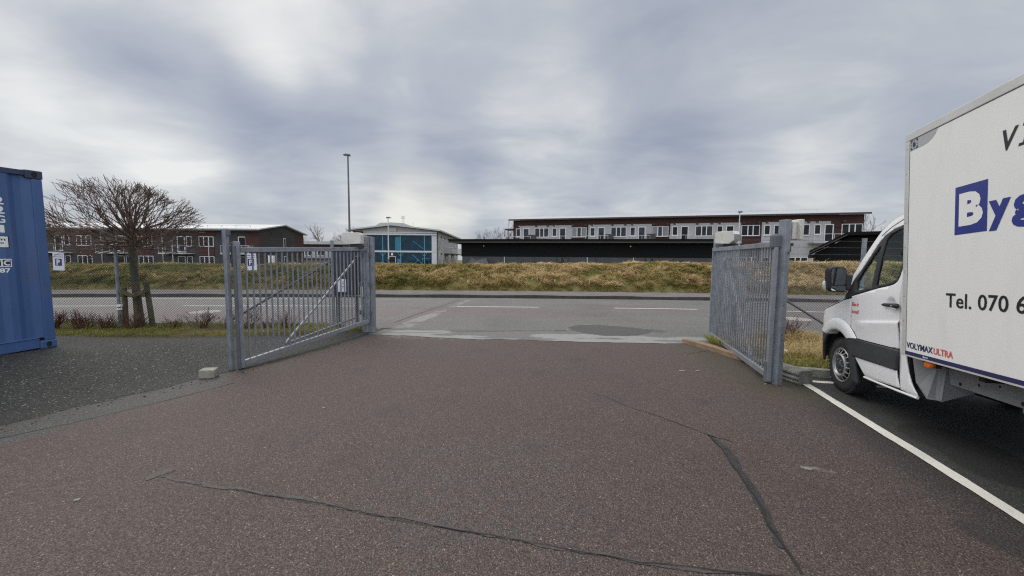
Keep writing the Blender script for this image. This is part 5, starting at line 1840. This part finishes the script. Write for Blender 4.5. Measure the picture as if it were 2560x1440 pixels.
M['brick_red'] = mat_brick('brick_dark_red', (.060, .023, .021), (.05, .028, .026))
M['brick_char'] = mat_brick('brick_charcoal', (.043, .040, .044), (.055, .05, .052))
M['render_grey'] = pmat('render_grey', (.36, .36, .38), .9, var=.06, scale=.6, bumpy=.2)
M['render_pale'] = pmat('render_pale', (.40, .40, .41), .85, var=.06, scale=.6)
M['roof_metal'] = pmat('roof_metal', (.40, .415, .43), .5, .2, var=.06, scale=.4)
M['fascia_dark'] = pmat('fascia_dark', (.035, .033, .033), .6, var=.2, scale=2)
M['frame_white'] = pmat('window_frame_white', (.60, .61, .63), .45, var=.03)
M['pane'] = mat_glass('window_pane', (.036, .041, .048), .08, 0, .10)
M['pane_dark'] = mat_glass('window_pane_dark', (.012, .014, .017), .08, 0, .12)
M['curtain'] = pmat('curtain', (.20, .21, .22), .9, var=.2, scale=3, stretch=(6, 1, .3))
M['black_board'] = pmat('black_boarding', (.008, .008, .009), .8, spec=.2, var=.25, scale=2, stretch=(.3, .3, 12))
M['felt'] = pmat('roofing_felt', (.010, .010, .010), .9, var=.25, scale=1.5, spec=.12, dirt=(.016, .016, .013), dirt_amt=.4)
M['plinth'] = pmat('plinth_membrane', (.055, .058, .066), .6, var=.2, scale=1.2, bumpy=.5, bscale=8)
M['tarp'] = pmat('grey_tarp', (.075, .078, .082), .45, var=.35, scale=2.5, bumpy=1, bscale=6)
M['stone'] = pmat('pale_rubble', (.26, .25, .23), .9, var=.3, scale=3)
M['teal'] = mat_glass('teal_glass', (.002, .028, .055), .06, 0, .2)
M['teal_frame'] = pmat('teal_frame', (.06, .24, .31), .5, var=.08)
M['teal_door'] = pmat('teal_panel', (.010, .155, .24), .4, var=.15, scale=.8)
M['steel_pale'] = pmat('pale_steel', (.50, .52, .55), .5, .1, var=.06)


def window(parent, x0, x1, z0, z1, y, panes=1, frame=.07, glass=None, name='window', mid=None, depth=.10):
    """window in a facade at plane y (front towards -y): frame with panes as sub-parts"""
    mb = MB()
    mb.bb(x0, x1, y - .03, y + depth, z0, z0 + frame); mb.bb(x0, x1, y - .03, y + depth, z1 - frame, z1)
    mb.bb(x0, x0 + frame, y - .03, y + depth, z0 + frame, z1 - frame); mb.bb(x1 - frame, x1, y - .03, y + depth, z0 + frame, z1 - frame)
    for k in range(1, panes):
        xm = x0 + (x1 - x0) * k / panes
        mb.bb(xm - frame * .8, xm + frame * .8, y - .028, y + depth, z0 + frame, z1 - frame)
    o = mb.build(name, M['frame_white'], parent)
    g = MB().bb(x0 + frame, x1 - frame, y - .012, y - .002, z0 + frame, z1 - frame).build('pane', glass or M['pane_dark'], o)
    if name == 'window':
        MB().bb(x0 - .04, x1 + .04, y - .09, y - .031, z0 - .05, z0 - .003).build('sill', M['frame_white'], o)
    return o


def railing(parent, x0, x1, z0, y, h=1.0, n=None, mat=None, d=0.9):
    mat = mat or M['steel_pale']
    mb = MB()
    mb.bb(x0, x1, y - .025, y + .025, z0 + h - .05, z0 + h); mb.bb(x0, x1, y - .02, y + .02, z0 + .06, z0 + .10)
    n = n or max(2, int((x1 - x0) / .9))
    for k in range(n + 1):
        x = x0 + (x1 - x0) * k / n
        mb.bb(x - .02, x + .02, y - .02, y + .02, z0, z0 + h - .05)
    for x in (x0, x1):
        mb.bar((x, y, z0 + h - .03), (x, y + d, z0 + h - .03), .04, .04)
    return mb.build('railing', mat, parent)


def roof_rail(parent, x0, x1, y, z, h=.32, step=1.9):
    mb = MB()
    mb.bb(x0, x1, y - .02, y + .02, z + h - .04, z + h)
    k = int((x1 - x0) / step)
    for i in range(k + 1):
        x = x0 + (x1 - x0) * i / k
        mb.bb(x - .025, x + .025, y - .03, y + .03, z - .1, z + h - .04)
    return mb.build('snow_rail', M['steel_pale'], parent)


# dark terrace on the left, local x along the facade, y into the house
def dark_terrace():
    X0, X1, D = -70.0, -34.4, 10.9
    root = empty('dark_terrace', (X0, 52, -.4), 0, 'long two-storey charcoal and dark red brick terrace behind the bare tree, white roof', 'terraced house')
    Lx = X1 - X0
    ez, rz = 5.90, 6.85
    prof = [(0, 0), (D, 0), (D, ez), (D * .5, rz - .08), (0, ez)]
    MB().prism(prof, 0, Lx, 'x').build('wall', M['brick_char'], root)
    # roof: two slopes with overhang
    mb = MB()
    for s in (0, 1):
        y0, y1 = (-.55, D * .5) if s == 0 else (D + .55, D * .5)
        ze = ez + .02 - .55 * (rz - ez) / (D * .5)
        vs = [(-.3, y0, ze), (Lx + .45, y0, ze), (Lx + .45, y1, rz + .04), (-.3, y1, rz + .04)]
        vs2 = [(a, b, c + .16) for a, b, c in vs]
        mb.add(vs + vs2, [(0, 1, 2, 3), (4, 7, 6, 5), (0, 4, 5, 1), (1, 5, 6, 2), (3, 2, 6, 7), (0, 3, 7, 4)])
    rf = mb.build('roof', M['roof_metal'], root)
    MB().bb(-.3, Lx + .4, -.60, -.54, ez - .26, ez - .10).build('gutter', M['fascia_dark'], rf)
    roof_rail(rf, 2, Lx - 2, 1.2, ez + .40, .26)
    period = 8.32
    xw = -42.63 - X0                               # left edge of the triple window next to the right end
    def red(x0, x1, z0, z1): MB().bb(x0, x1, -.055, .0, z0, z1).build('brick_panel', M['brick_red'], root)
    for k in range(-2, 1) if False else range(-3, 2):
        xt = xw + k * period
        if -1 < xt < Lx - 3:
            red(xt - .25, xt + 2.2, 4.98, 5.75); red(xt - .05, xt + 2.05, 2.30, 3.48)
            red(xt - .05, xt + 2.05, .2, .8)
            window(root, xt, xt + 2.0, 3.55, 4.90, -.03, 3, .07)
            window(root, xt, xt + 2.0, .85, 2.22, -.03, 3, .07)
        xp = xt + 5.35
        if 0 < xp < Lx - 1.5:
            for z in (0, 2.70):
                window(root, xp, xp + 1.05, z + .12, z + 2.22, -.02, 1, .09, name='balcony_door')
                window(root, xp + 1.25, xp + 2.0, z + .86, z + 2.22, -.02, 1, .08)
            MB().bb(xp - 1.5, xp + 2.3, -1.35, -.02, 2.48, 2.64).build('balcony', M['steel_pale'], root)
            railing(root, xp - 1.45, xp + 2.25, 2.645, -1.3, 1.05, 4, None, 1.25)
            MB().bb(xp - 2.0, xp - 1.94, -.12, -.02, .1, 5.4).build('downpipe', M['steel_pale'], root)
    # red corner by the gable
    red(Lx - 1.9, Lx - .02, 2.3, 5.75)
    for z, s in ((4.4, 1),):
        pass
    # gable wall: narrow window, vents, red strip at the back corner
    mb = MB().bb(Lx, Lx + .05, D - 2.2, D, 0, 5.5); mb.build('brick_panel', M['brick_red'], root)
    for z in (3.55, .85):
        w = MB().bb(Lx - .03, Lx + .06, 5.4, 5.95, z, z + 1.5).build('window', M['frame_white'], root)
        MB().bb(Lx + .061, Lx + .066, 5.48, 5.87, z + .07, z + 1.43).build('pane', M['pane_dark'], w)
    for y in (2.6, 4.9):
        MB().bb(Lx, Lx + .12, y, y + .22, 5.45, 5.68).build('vent', M['fascia_dark'], root)
    for x in (Lx - 11, Lx - 15.5, Lx - 3.2, Lx - 19):
        MB().bb(x, x + .25, -.16, -.0, 5.05, 5.30).build('vent', M['fascia_dark'], root)
    return root


dark_terrace()

# glass-fronted gable building
def glass_house():
    x0, x1, Y, D = -25.0, -11.85, 60.0, 23.0
    root = empty('glass_gable_building', (x0, Y, -.2), 0, 'gable building with a two-storey teal glass front and pale grey side', 'building')
    W = x1 - x0
    ez, rz = 6.25, 7.05
    wb = MB()
    wb.prism([(0, 0), (W, 0), (W, ez), (W * .47, rz), (0, ez)], .4, D, 'y')
    wb.build('wall', M['render_pale'], root)
    # recessed front: gable panel above glass
    MB().prism([(0, 5.82), (W, 5.82), (W, ez), (W * .47, rz - .02), (0, ez)], 0, .38, 'y').build('gable_panel', M['render_grey'], root)
    MB().bb(.1, 1.9, -.06, -.005, 5.35, ez - .1).build('brick_panel', M['brick_red'], root)
    MB().bb(.1, 1.9, .0, .38, .2, 5.8).build('brick_panel', M['brick_red'], root)
    MB().bb(1.7, W, -.32, -.01, 5.60, 5.86).build('top_beam', M['steel_pale'], root)
    MB().bb(1.7, W, -.30, -.05, 5.95, 6.10).build('awning', M['steel_pale'], root)
    MB().bb(5.7, 6.9, -.22, -.01, 6.15, 6.75).build('vent_box', M['render_pale'], root)
    gx0, gx1 = 2.05, W - .85
    for z0, z1 in ((3.22, 5.58), (.15, 2.90)):
        g = MB().bb(gx0, gx1, .02, .08, z0, z1).build('glass_wall', M['teal'], root)
        for k, x in enumerate((gx0 + .05, gx0 + 2.6, gx0 + 5.4, gx0 + 9.15)):
            MB().bb(x - .07, x + .07, -.06, .015, z0, z1 - .002).build('mullion', M['teal_frame'] if k else M['steel_pale'], g)
        if z0 < 1:
            for x in (gx0 + 2.6, gx0 + 5.4, gx0 + 9.15):
                MB().bar((x - .07, -.03, z1 - .55), (x - .42, -.03, z1 - .02), .06, .07).build('strut', M['teal_frame'], g)
                MB().bar((x + .07, -.03, z1 - .55), (x + .42, -.03, z1 - .02), .06, .07).build('strut', M['teal_frame'], g)
            MB().bar((gx1 - 3.0, -.01, 2.6), (gx1 - .8, -.01, .5), .05, .08).build('stair_rail', M['teal_frame'], g)
            MB().bar((gx1 - 3.4, -.01, .4), (gx1 - 2.0, -.01, 1.9), .05, .08).build('stair_rail', M['teal_frame'], g)
            mb = MB(); mb.bb(gx1 - 1.5, gx1 - .2, -.01, .018, 2.0, 2.06); mb.bb(gx1 - 1.5, gx1 - 1.44, -.01, .018, .3, 2.0)
            mb.build('door_frame', M['teal_frame'], g)
            window(g, gx0 + 3.5, gx0 + 4.6, .2, 2.3, 0, 1, .08, name='door')
            MB().bb(gx0 + 3.9, gx0 + 4.2, -.05, -.005, 2.45, 2.78).build('wall_lamp', M['white'], g)
            MB().bb(gx0 + 4.85, gx0 + 5.5, -.02, .018, .2, 1.9).build('teal_panel', M['teal_door'], g)
        else:
            MB().bb(gx0 + 4.55, gx0 + 5.45, -.02, .018, 3.3, 5.35).build('teal_panel', M['teal_door'], g)
            MB().bar((gx1 - 2.9, -.01, 4.7), (gx1 - 1.3, -.01, 3.5), .05, .07).build('stair_rail', M['teal_frame'], g)
            MB().bb(gx0 + .1, gx0 + .16, -.01, .018, 3.3, 5.5).build('mullion', M['teal_frame'], g)
    MB().bb(1.75, W - .03, -.14, -.005, 2.93, 3.20).build('mid_beam', M['steel_pale'], root)
    MB().bb(W - .80, W - .02, -.12, -.006, 0, 2.92).build('pilaster', M['steel_pale'], root)
    MB().bb(W - .80, W - .02, -.12, -.006, 3.21, 5.59).build('pilaster', M['steel_pale'], root)
    MB().bb(1.72, 2.0, -.12, -.006, .0, 5.59).build('pilaster', M['steel_pale'], root)
    # roof
    mb = MB()
    for a, za, b, zb in ((-.7, ez - .04, W * .47, rz + .02), (W + .7, ez - .02, W * .47, rz + .02)):
        vs = [(a, -.8, za), (b, -.8, zb), (b, D + .3, zb), (a, D + .3, za)]
        mb.add(vs + [(p[0], p[1], p[2] + .22) for p in vs], [(0, 1, 2, 3), (4, 7, 6, 5), (0, 4, 5, 1), (1, 5, 6, 2), (3, 2, 6, 7), (0, 3, 7, 4)])
    rf = mb.build('roof', M['roof_metal'], root)
    MB().prism([(W * .28, 6.98), (W * .70, 6.98), (W * .62, 7.42), (W * .47, 7.52), (W * .34, 7.44)], -.6, D - 4, 'y').build('ridge_vent', M['roof_metal'], rf)
    mast = MB().tube([(W * .47, 6, 7.5), (W * .47, 6, 9.2)], .04, 6)
    for k, z in enumerate((7.8, 8.3, 8.6, 8.9, 9.15)):
        mast.bar((W * .47 - .35 + .05 * k, 6, z), (W * .47 + .35 - .05 * k, 6, z), .04, .04)
    for x in (-.3, -.1, .12, .3): mast.bb(W * .47 + x - .03, W * .47 + x + .03, 5.97, 6.03, 8.7, 9.3)
    mast.build('antenna', M['steel_pale'], rf)
    for x in (.30, .68):
        MB().tube([(W * x, 2, 7.2), (W * x, 2, 7.9)], .03, 5).build('lightning_rod', M['steel_pale'], rf)
    # side wall along the right: windows, vents, balcony, downpipe
    MB().tube([(W + .12, .12, 0), (W + .12, .12, ez - .25), (W + .5, -.1, ez)], .06, 6).build('downpipe', M['fascia_dark'], root)
    for z in (3.55, .75):
        for k in range(6):
            y = 1.6 + 3.4 * k
            w = MB().bb(W - .02, W + .05, y, y + 1.05, z, z + 1.75).build('window', M['frame_white'], root)
            MB().bb(W + .051, W + .056, y + .09, y + .96, z + .09, z + 1.66).build('pane', M['pane'], w)
            MB().bb(W, W + .14, y + 1.7, y + 1.95, z + 1.85, z + 2.15).build('vent', M['fascia_dark'], root)
    for k in range(2):
        y = 6.4 + 7 * k
        MB().bb(W + .01, W + 1.5, y, y + 4.2, 2.75, 2.92).build('balcony', M['fascia_dark'], root)
        mb = MB()
        for q in range(9): mb.bb(W + 1.42, W + 1.46, y + .5 * q, y + .5 * q + .03, 2.93, 3.9)
        mb.bb(W + 1.40, W + 1.48, y, y + 4.2, 3.9, 3.97); mb.bb(W + .02, W + 1.4, y, y + .05, 3.9, 3.97)
        mb.build('railing', M['steel_pale'], root)
    return root


glass_house()

# low white-roofed building far behind
lw = empty('low_building', (-50.5, 86, -.4), 0, 'low far building with a white roof and red fascia between dark terrace and glass gable', 'building')
MB().bb(0, 18, 0, 9, 0, 5.2).build('wall', M['render_pale'], lw)
MB().bb(-.1, 18.1, -.12, -.005, 4.35, 5.2).build('fascia', M['brick_red'], lw)
MB().bb(-.4, 18.4, -.6, 9.4, 5.22, 5.9).build('roof', M['roof_metal'], lw)
for k in range(6):
    window(lw, .8 + 2.9 * k, 2.3 + 2.9 * k, 2.6, 4.2, -.02, 2, .12, M['pane'])
MB().bb(0, 18, -1.2, -.02, 1.95, 2.15).build('balcony', M['fascia_dark'], lw)

# grey terrace on the right
def grey_terrace():
    a = -R(15.2)
    root = empty('grey_terrace', (.12, 58.0, .75), a, 'long two-storey grey rendered and red brick terrace with white doors above the black shed', 'terraced house')
    Lx, D = 43.95, 9.5
    MB().bb(0, Lx, 0, D, -1.5, 6.85).build('wall', M['brick_red'], root)
    mb = MB()
    vs = [(-.55, -.75, 6.86), (Lx + .3, -.75, 6.86), (Lx + .3, D * .5, 7.72), (-.55, D * .5, 7.72), (Lx + .3, D + .6, 6.86), (-.55, D + .6, 6.86)]
    mb.add(vs + [(p[0], p[1], p[2] + .14) for p in vs], [(0, 1, 2, 3), (3, 2, 4, 5), (6, 9, 8, 7), (9, 11, 10, 8), (0, 6, 7, 1), (1, 7, 8, 2), (2, 8, 10, 4), (4, 10, 11, 5), (5, 11, 9, 3), (3, 9, 6, 0)])
    rf = mb.build('roof', M['roof_metal'], root)
    MB().bb(-.56, Lx + .31, -.80, -.752, 6.78, 6.985).build('gutter', M['fascia_dark'], rf)
    roof_rail(rf, 3.0, Lx - 3.4, 3.6, 7.66, .32, 2.3)
    P_ = 5.48
    for k in range(8):
        s = .45 + P_ * k
        # grey render fields: pairs of homes with the second triple window left in brick
        if k % 2 == 0:
            x1 = min(s + P_ * 1.0 + 2.85, Lx - .3)
            if k == 6: x1 = Lx - 3.4
            MB().bb(s + .55 if k == 0 else s - .25, x1, -.06, -.0, -1.5, 6.05).build('render_field', M['render_grey'], root)
            if k == 6: MB().bb(s + 7.6, Lx - .1, -.055, .0, 5.3, 5.32).build('brick_course', M['brick_red'], root)
        y = -.07
        for fl_ in (0, 1):
            z = 3.45 * fl_ - (0 if fl_ else .65)
            if s + 2.6 < Lx:
                window(root, s, s + .72, z + .92, z + 2.22, y, 1, .09, M['pane'] if k < 4 else M['pane_dark'])
                window(root, s + 1.08, s + 2.05, z + .05, z + 2.24, y, 1, .11, M['pane'] if k < 4 else M['pane_dark'], name='balcony_door')
            if s + 4.95 < Lx:
                x0 = s + 2.88
                mbw = window(root, x0, x0 + 2.12, z + .88, z + 2.24, y, 1, .07, M['pane'] if k < 5 else M['pane_dark'])
                MB().bb(x0 + .70, x0 + .82, y - .035, y + .05, z + .95, z + 2.17).build('mullion', M['frame_white'], mbw)
                MB().bb(x0 + 1.30, x0 + 1.42, y - .035, y + .05, z + .95, z + 2.17).build('mullion', M['frame_white'], mbw)
                if k in (1, 3):
                    MB().bb(x0 + .10, x0 + .66, y - .0165, y - .0125, z + .97, z + 2.15).build('curtain', M['curtain'], mbw)
                    MB().bb(x0 + 1.46, x0 + 2.02, y - .0165, y - .0125, z + .97, z + 2.15).build('curtain', M['curtain'], mbw)
        for x in (s + .15, s + 2.95, s + 4.7):
            if x < Lx - .5: MB().bb(x, x + .28, -.20, -.062, 5.88 if x != s + .15 else 5.92, 6.13).build('vent', M['fascia_dark'], root)
        if s + 3 < Lx:
            MB().bb(s + .42, s + .56, -.16, -.061, 5.88, 6.06).build('lamp', M['white_box'], root)
            MB().bb(s - .55, s + 2.6, -1.5, -.08, 3.28, 3.45).build('balcony', M['render_grey'], root)
            railing(root, s - .5, s + 2.55, 3.45, -1.45, .98, 3, M['steel_pale'], 1.3)
            if k in (0, 2, 3): MB().bb(s + 2.2, s + 3.3, -1.4, -.9, 3.46, 4.62).build('awning', M['fascia_dark'], root)
    MB().bb(Lx - .01, Lx + .75, 1.0, 2.2, 5.1, 5.22).build('porch_roof', M['steel_pale'], root)
    MB().bb(-1.5, .0, .4, 2.5, 5.55, 5.7).build('porch_roof', M['fascia_dark'], root)
    MB().bb(-1.45, -1.35, .45, .55, 2.0, 5.55).build('porch_post', M['steel_pale'], root)
    MB().tube([(Lx + .08, -.1, -1), (Lx + .08, -.1, 6.8)], .06, 6).build('downpipe', M['steel_pale'], root)
    return root


grey_terrace()

# long black shed behind the bank
def long_shed():
    p0, p1 = Vector((-3.95, 28.2, 0)), Vector((13.55, 25.2, 0))
    e = p1 - p0; Lx = e.length
    root = empty('long_shed', (p0.x, p0.y, 1.30), math.atan2(e.y, e.x), 'long low black boarded shed with flat felt roof on top of the bank', 'shed')
    MB().bb(.25, Lx - .15, .02, 3.4, -.8, .62).build('plinth', M['plinth'], root)
    MB().bb(.20, Lx - .1, 0, 3.5, .622, 1.58).build('wall', M['black_board'], root)
    mb = MB()
    for k in range(8): mb.bb(.19, Lx - .09, -.014, -.001, .63 + .118 * k, .735 + .118 * k)
    mb.build('cladding', M['black_board'], root)
    vs = [(-.50, -.7, 1.62), (Lx + .3, -.7, 1.62), (Lx + .3, 4.1, 1.54), (-.50, 4.1, 1.54)]
    rf = MB().add(vs + [(p[0], p[1], p[2] + .20) for p in vs], [(0, 1, 2, 3), (4, 7, 6, 5), (0, 4, 5, 1), (1, 5, 6, 2), (2, 6, 7, 3), (3, 7, 4, 0)]).build('roof', M['felt'], root)
    MB().bb(-.53, Lx + .33, -.74, -.702, 1.58, 1.70).build('fascia', M['fascia_dark'], rf)
    MB().bb(-.53, Lx + .33, -.77, -.742, 1.69, 1.845).build('fascia', M['felt'], rf)
    for x in (1.9, 12.2):
        MB().tube([(x, -.10, 1.38), (x, -.02, 1.38)], .05, 8).build('wall_lamp', M['white_box'], root)
    # loose membrane flaps and rubble at the foot
    rr = random.Random(4)
    mb = MB()
    pts = [(.35, -.05, -.35), (.6, -.35, -.30), (1.0, -.12, .55), (1.5, -.40, .30), (2.1, -.15, .50), (2.5, -.35, -.2), (1.6, -.7, -.35), (.9, -.6, -.38)]
    mb.add(pts, [(0, 1, 2), (1, 7, 3, 2), (7, 6, 3), (3, 6, 5, 4), (2, 3, 4)]).build('loose_membrane', M['tarp'], root)
    for x in (7.2, 7.6, 13.2, 13.6):
        w = rr.uniform(.3, .5)
        MB().add([(x, -.02, .60), (x + w, -.03, .60), (x + w * .9, -.28, .28 + rr.uniform(0, .1)), (x + w * .4, -.30, .30)], [(0, 1, 2, 3)]).build('membrane_flap', M['tarp'], root)
    for k, x in enumerate((3.4, 5.6, 9.3, 9.9, 12.4, 15.0)):
        MB().bb(x, x + .06, -.012, -.001 + .02, -.3, .60).build('seam_batten', M['plastic_grey'] if k % 2 else M['steel_pale'], root)
    for k in range(9):
        x = 14.6 + .30 * k + rr.uniform(-.1, .1)
        mb = MB().lathe([(-.14, .05), (-.08, .15), (.02, .19), (.12, .11), (.16, .02)], (0, 0, 0), 'z', 7)
        mb.v = [(v[0] * rr.uniform(.8, 1.3) + x, v[1] - .35, v[2] * .9 + rr.uniform(-.02, .05) + .18) for v in mb.v]
        o = mb.build('rubble_stone', M['stone'])
        o.location = root.location; o.rotation_euler = root.rotation_euler
        tag(o, 'pale rubble stone piled against the right foot of the long black shed', 'stone', 'rubble stones beside the black shed')
    return root


long_shed()

# second shed on the right with a sloping verge
def side_shed():
    root = empty('sloped_shed', (19.6, 25.2, 1.3), R(-38), 'black shed with a sloping roof edge behind the fence, left of the truck windscreen', 'shed')
    prof = [(.3, -.9), (7.3, -.9), (7.3, 2.0), (1.9, 2.0), (.3, 1.02)]
    MB().prism(prof, 0, 6, 'y').build('wall', M['black_board'], root)
    mb = MB()
    for k in range(9): mb.bb(.4 if k < 5 else .75 + .45 * (k - 5), 7.2, -.016, -.002, -.1 + .2 * k, .08 + .2 * k)
    mb.build('cladding', M['black_board'], root)
    mb = MB()
    top = [(.0, .95), (1.8, 2.08), (7.6, 2.08)]
    for (xa, za), (xb, zb) in zip(top[:-1], top[1:]):
        vs = [(xa, -.6, za), (xb, -.6, zb), (xb, 6.4, zb), (xa, 6.4, za)]
        mb.add(vs + [(p[0], p[1], p[2] + .20) for p in vs], [(0, 1, 2, 3), (4, 7, 6, 5), (0, 4, 5, 1), (1, 5, 6, 2), (2, 6, 7, 3), (3, 7, 4, 0)])
    rf = mb.build('roof', M['felt'], root)
    MB().bar((.0, -.64, .98), (1.8, -.64, 2.11), .06, .12, (0, 1, 0)).build('verge_board', M['fascia_dark'], rf)
    MB().bb(-.05, .7, .2, 2.2, .70, .90).build('eave_board', M['brick_red'], root)
    for k in range(6):
        window(root, 4.6 + .4 * k, 4.88 + .4 * k, .55, .95, -.02, 1, .05, M['curtain'], name='vent_window')
    return root


side_shed()

# ------------------------------------------------------------------ street lamps
def street_lamp(x, y, z, h, r, arm, label, head=(.50, .22, .07)):
    root = empty('street_lamp', (x, y, z), 0, label, 'street lamp', 'street lamps')
    MB().tube([(0, 0, -.3), (0, 0, h * .35), (0, 0, h)], [r, r * .85, r * .55], 10).build('pole', M['galv_dark'] if arm < 0 else M['steel_pale'], root, smooth=True)
    mb = MB()
    s = 1 if arm > 0 else -1
    mb.prism([(0, -.02), (s * head[0], .01), (s * head[0], .03), (s * head[0] * .6, .02 + head[2]), (0, head[2])], -head[1] / 2, head[1] / 2, 'y')
    mb.v = [(v[0] - s * head[0] * .32, v[1], v[2] + h) for v in mb.v]
    mb.build('lamp_head', M['galv_dark'], root, bevel=.01)
    MB().bb(-r * 1.2, r * 1.2, -r - .02, -r * .8, .6, 1.0).build('hatch', M['galv_dark'], root)
    return root


street_lamp(-7.55, 17.75, .12, 6.25, .058, -1, 'tall dark street lamp on the far pavement, behind the gate motor box', (.30, .16, .06))
street_lamp(-14.6, 45.0, .7, 5.75, .085, 1, 'slim pale street lamp standing in front of the teal glass front', (.60, .22, .12))
street_lamp(22.45, 38.0, .9, 5.65, .075, 1, 'slim pale street lamp in front of the grey terrace, over the right gate', (.40, .22, .12))
street_lamp(-38.6, 48.5, -.3, 4.0, .055, 1, 'low pale lamp post in front of the right end of the dark terrace', (.22, .14, .08))
street_lamp(-43.2, 48.5, -.3, 4.0, .055, 1, 'low pale lamp post in front of the middle window of the dark terrace', (.22, .14, .08))
ut = empty('utility_box', (-31.9, 50.5, .2), 0, 'small white utility box in front of the gable wall of the dark terrace', 'utility box')
MB().bb(-.35, .35, -.2, .2, 0, 1.75).build('housing', M['white'], ut, bevel=.02)
MB().bb(-.30, .30, -.208, -.201, .15, 1.65).build('door', M['white'], ut)
MB().bb(-.38, .38, -.23, .23, 1.752, 1.80).build('roof', M['steel_pale'], ut)
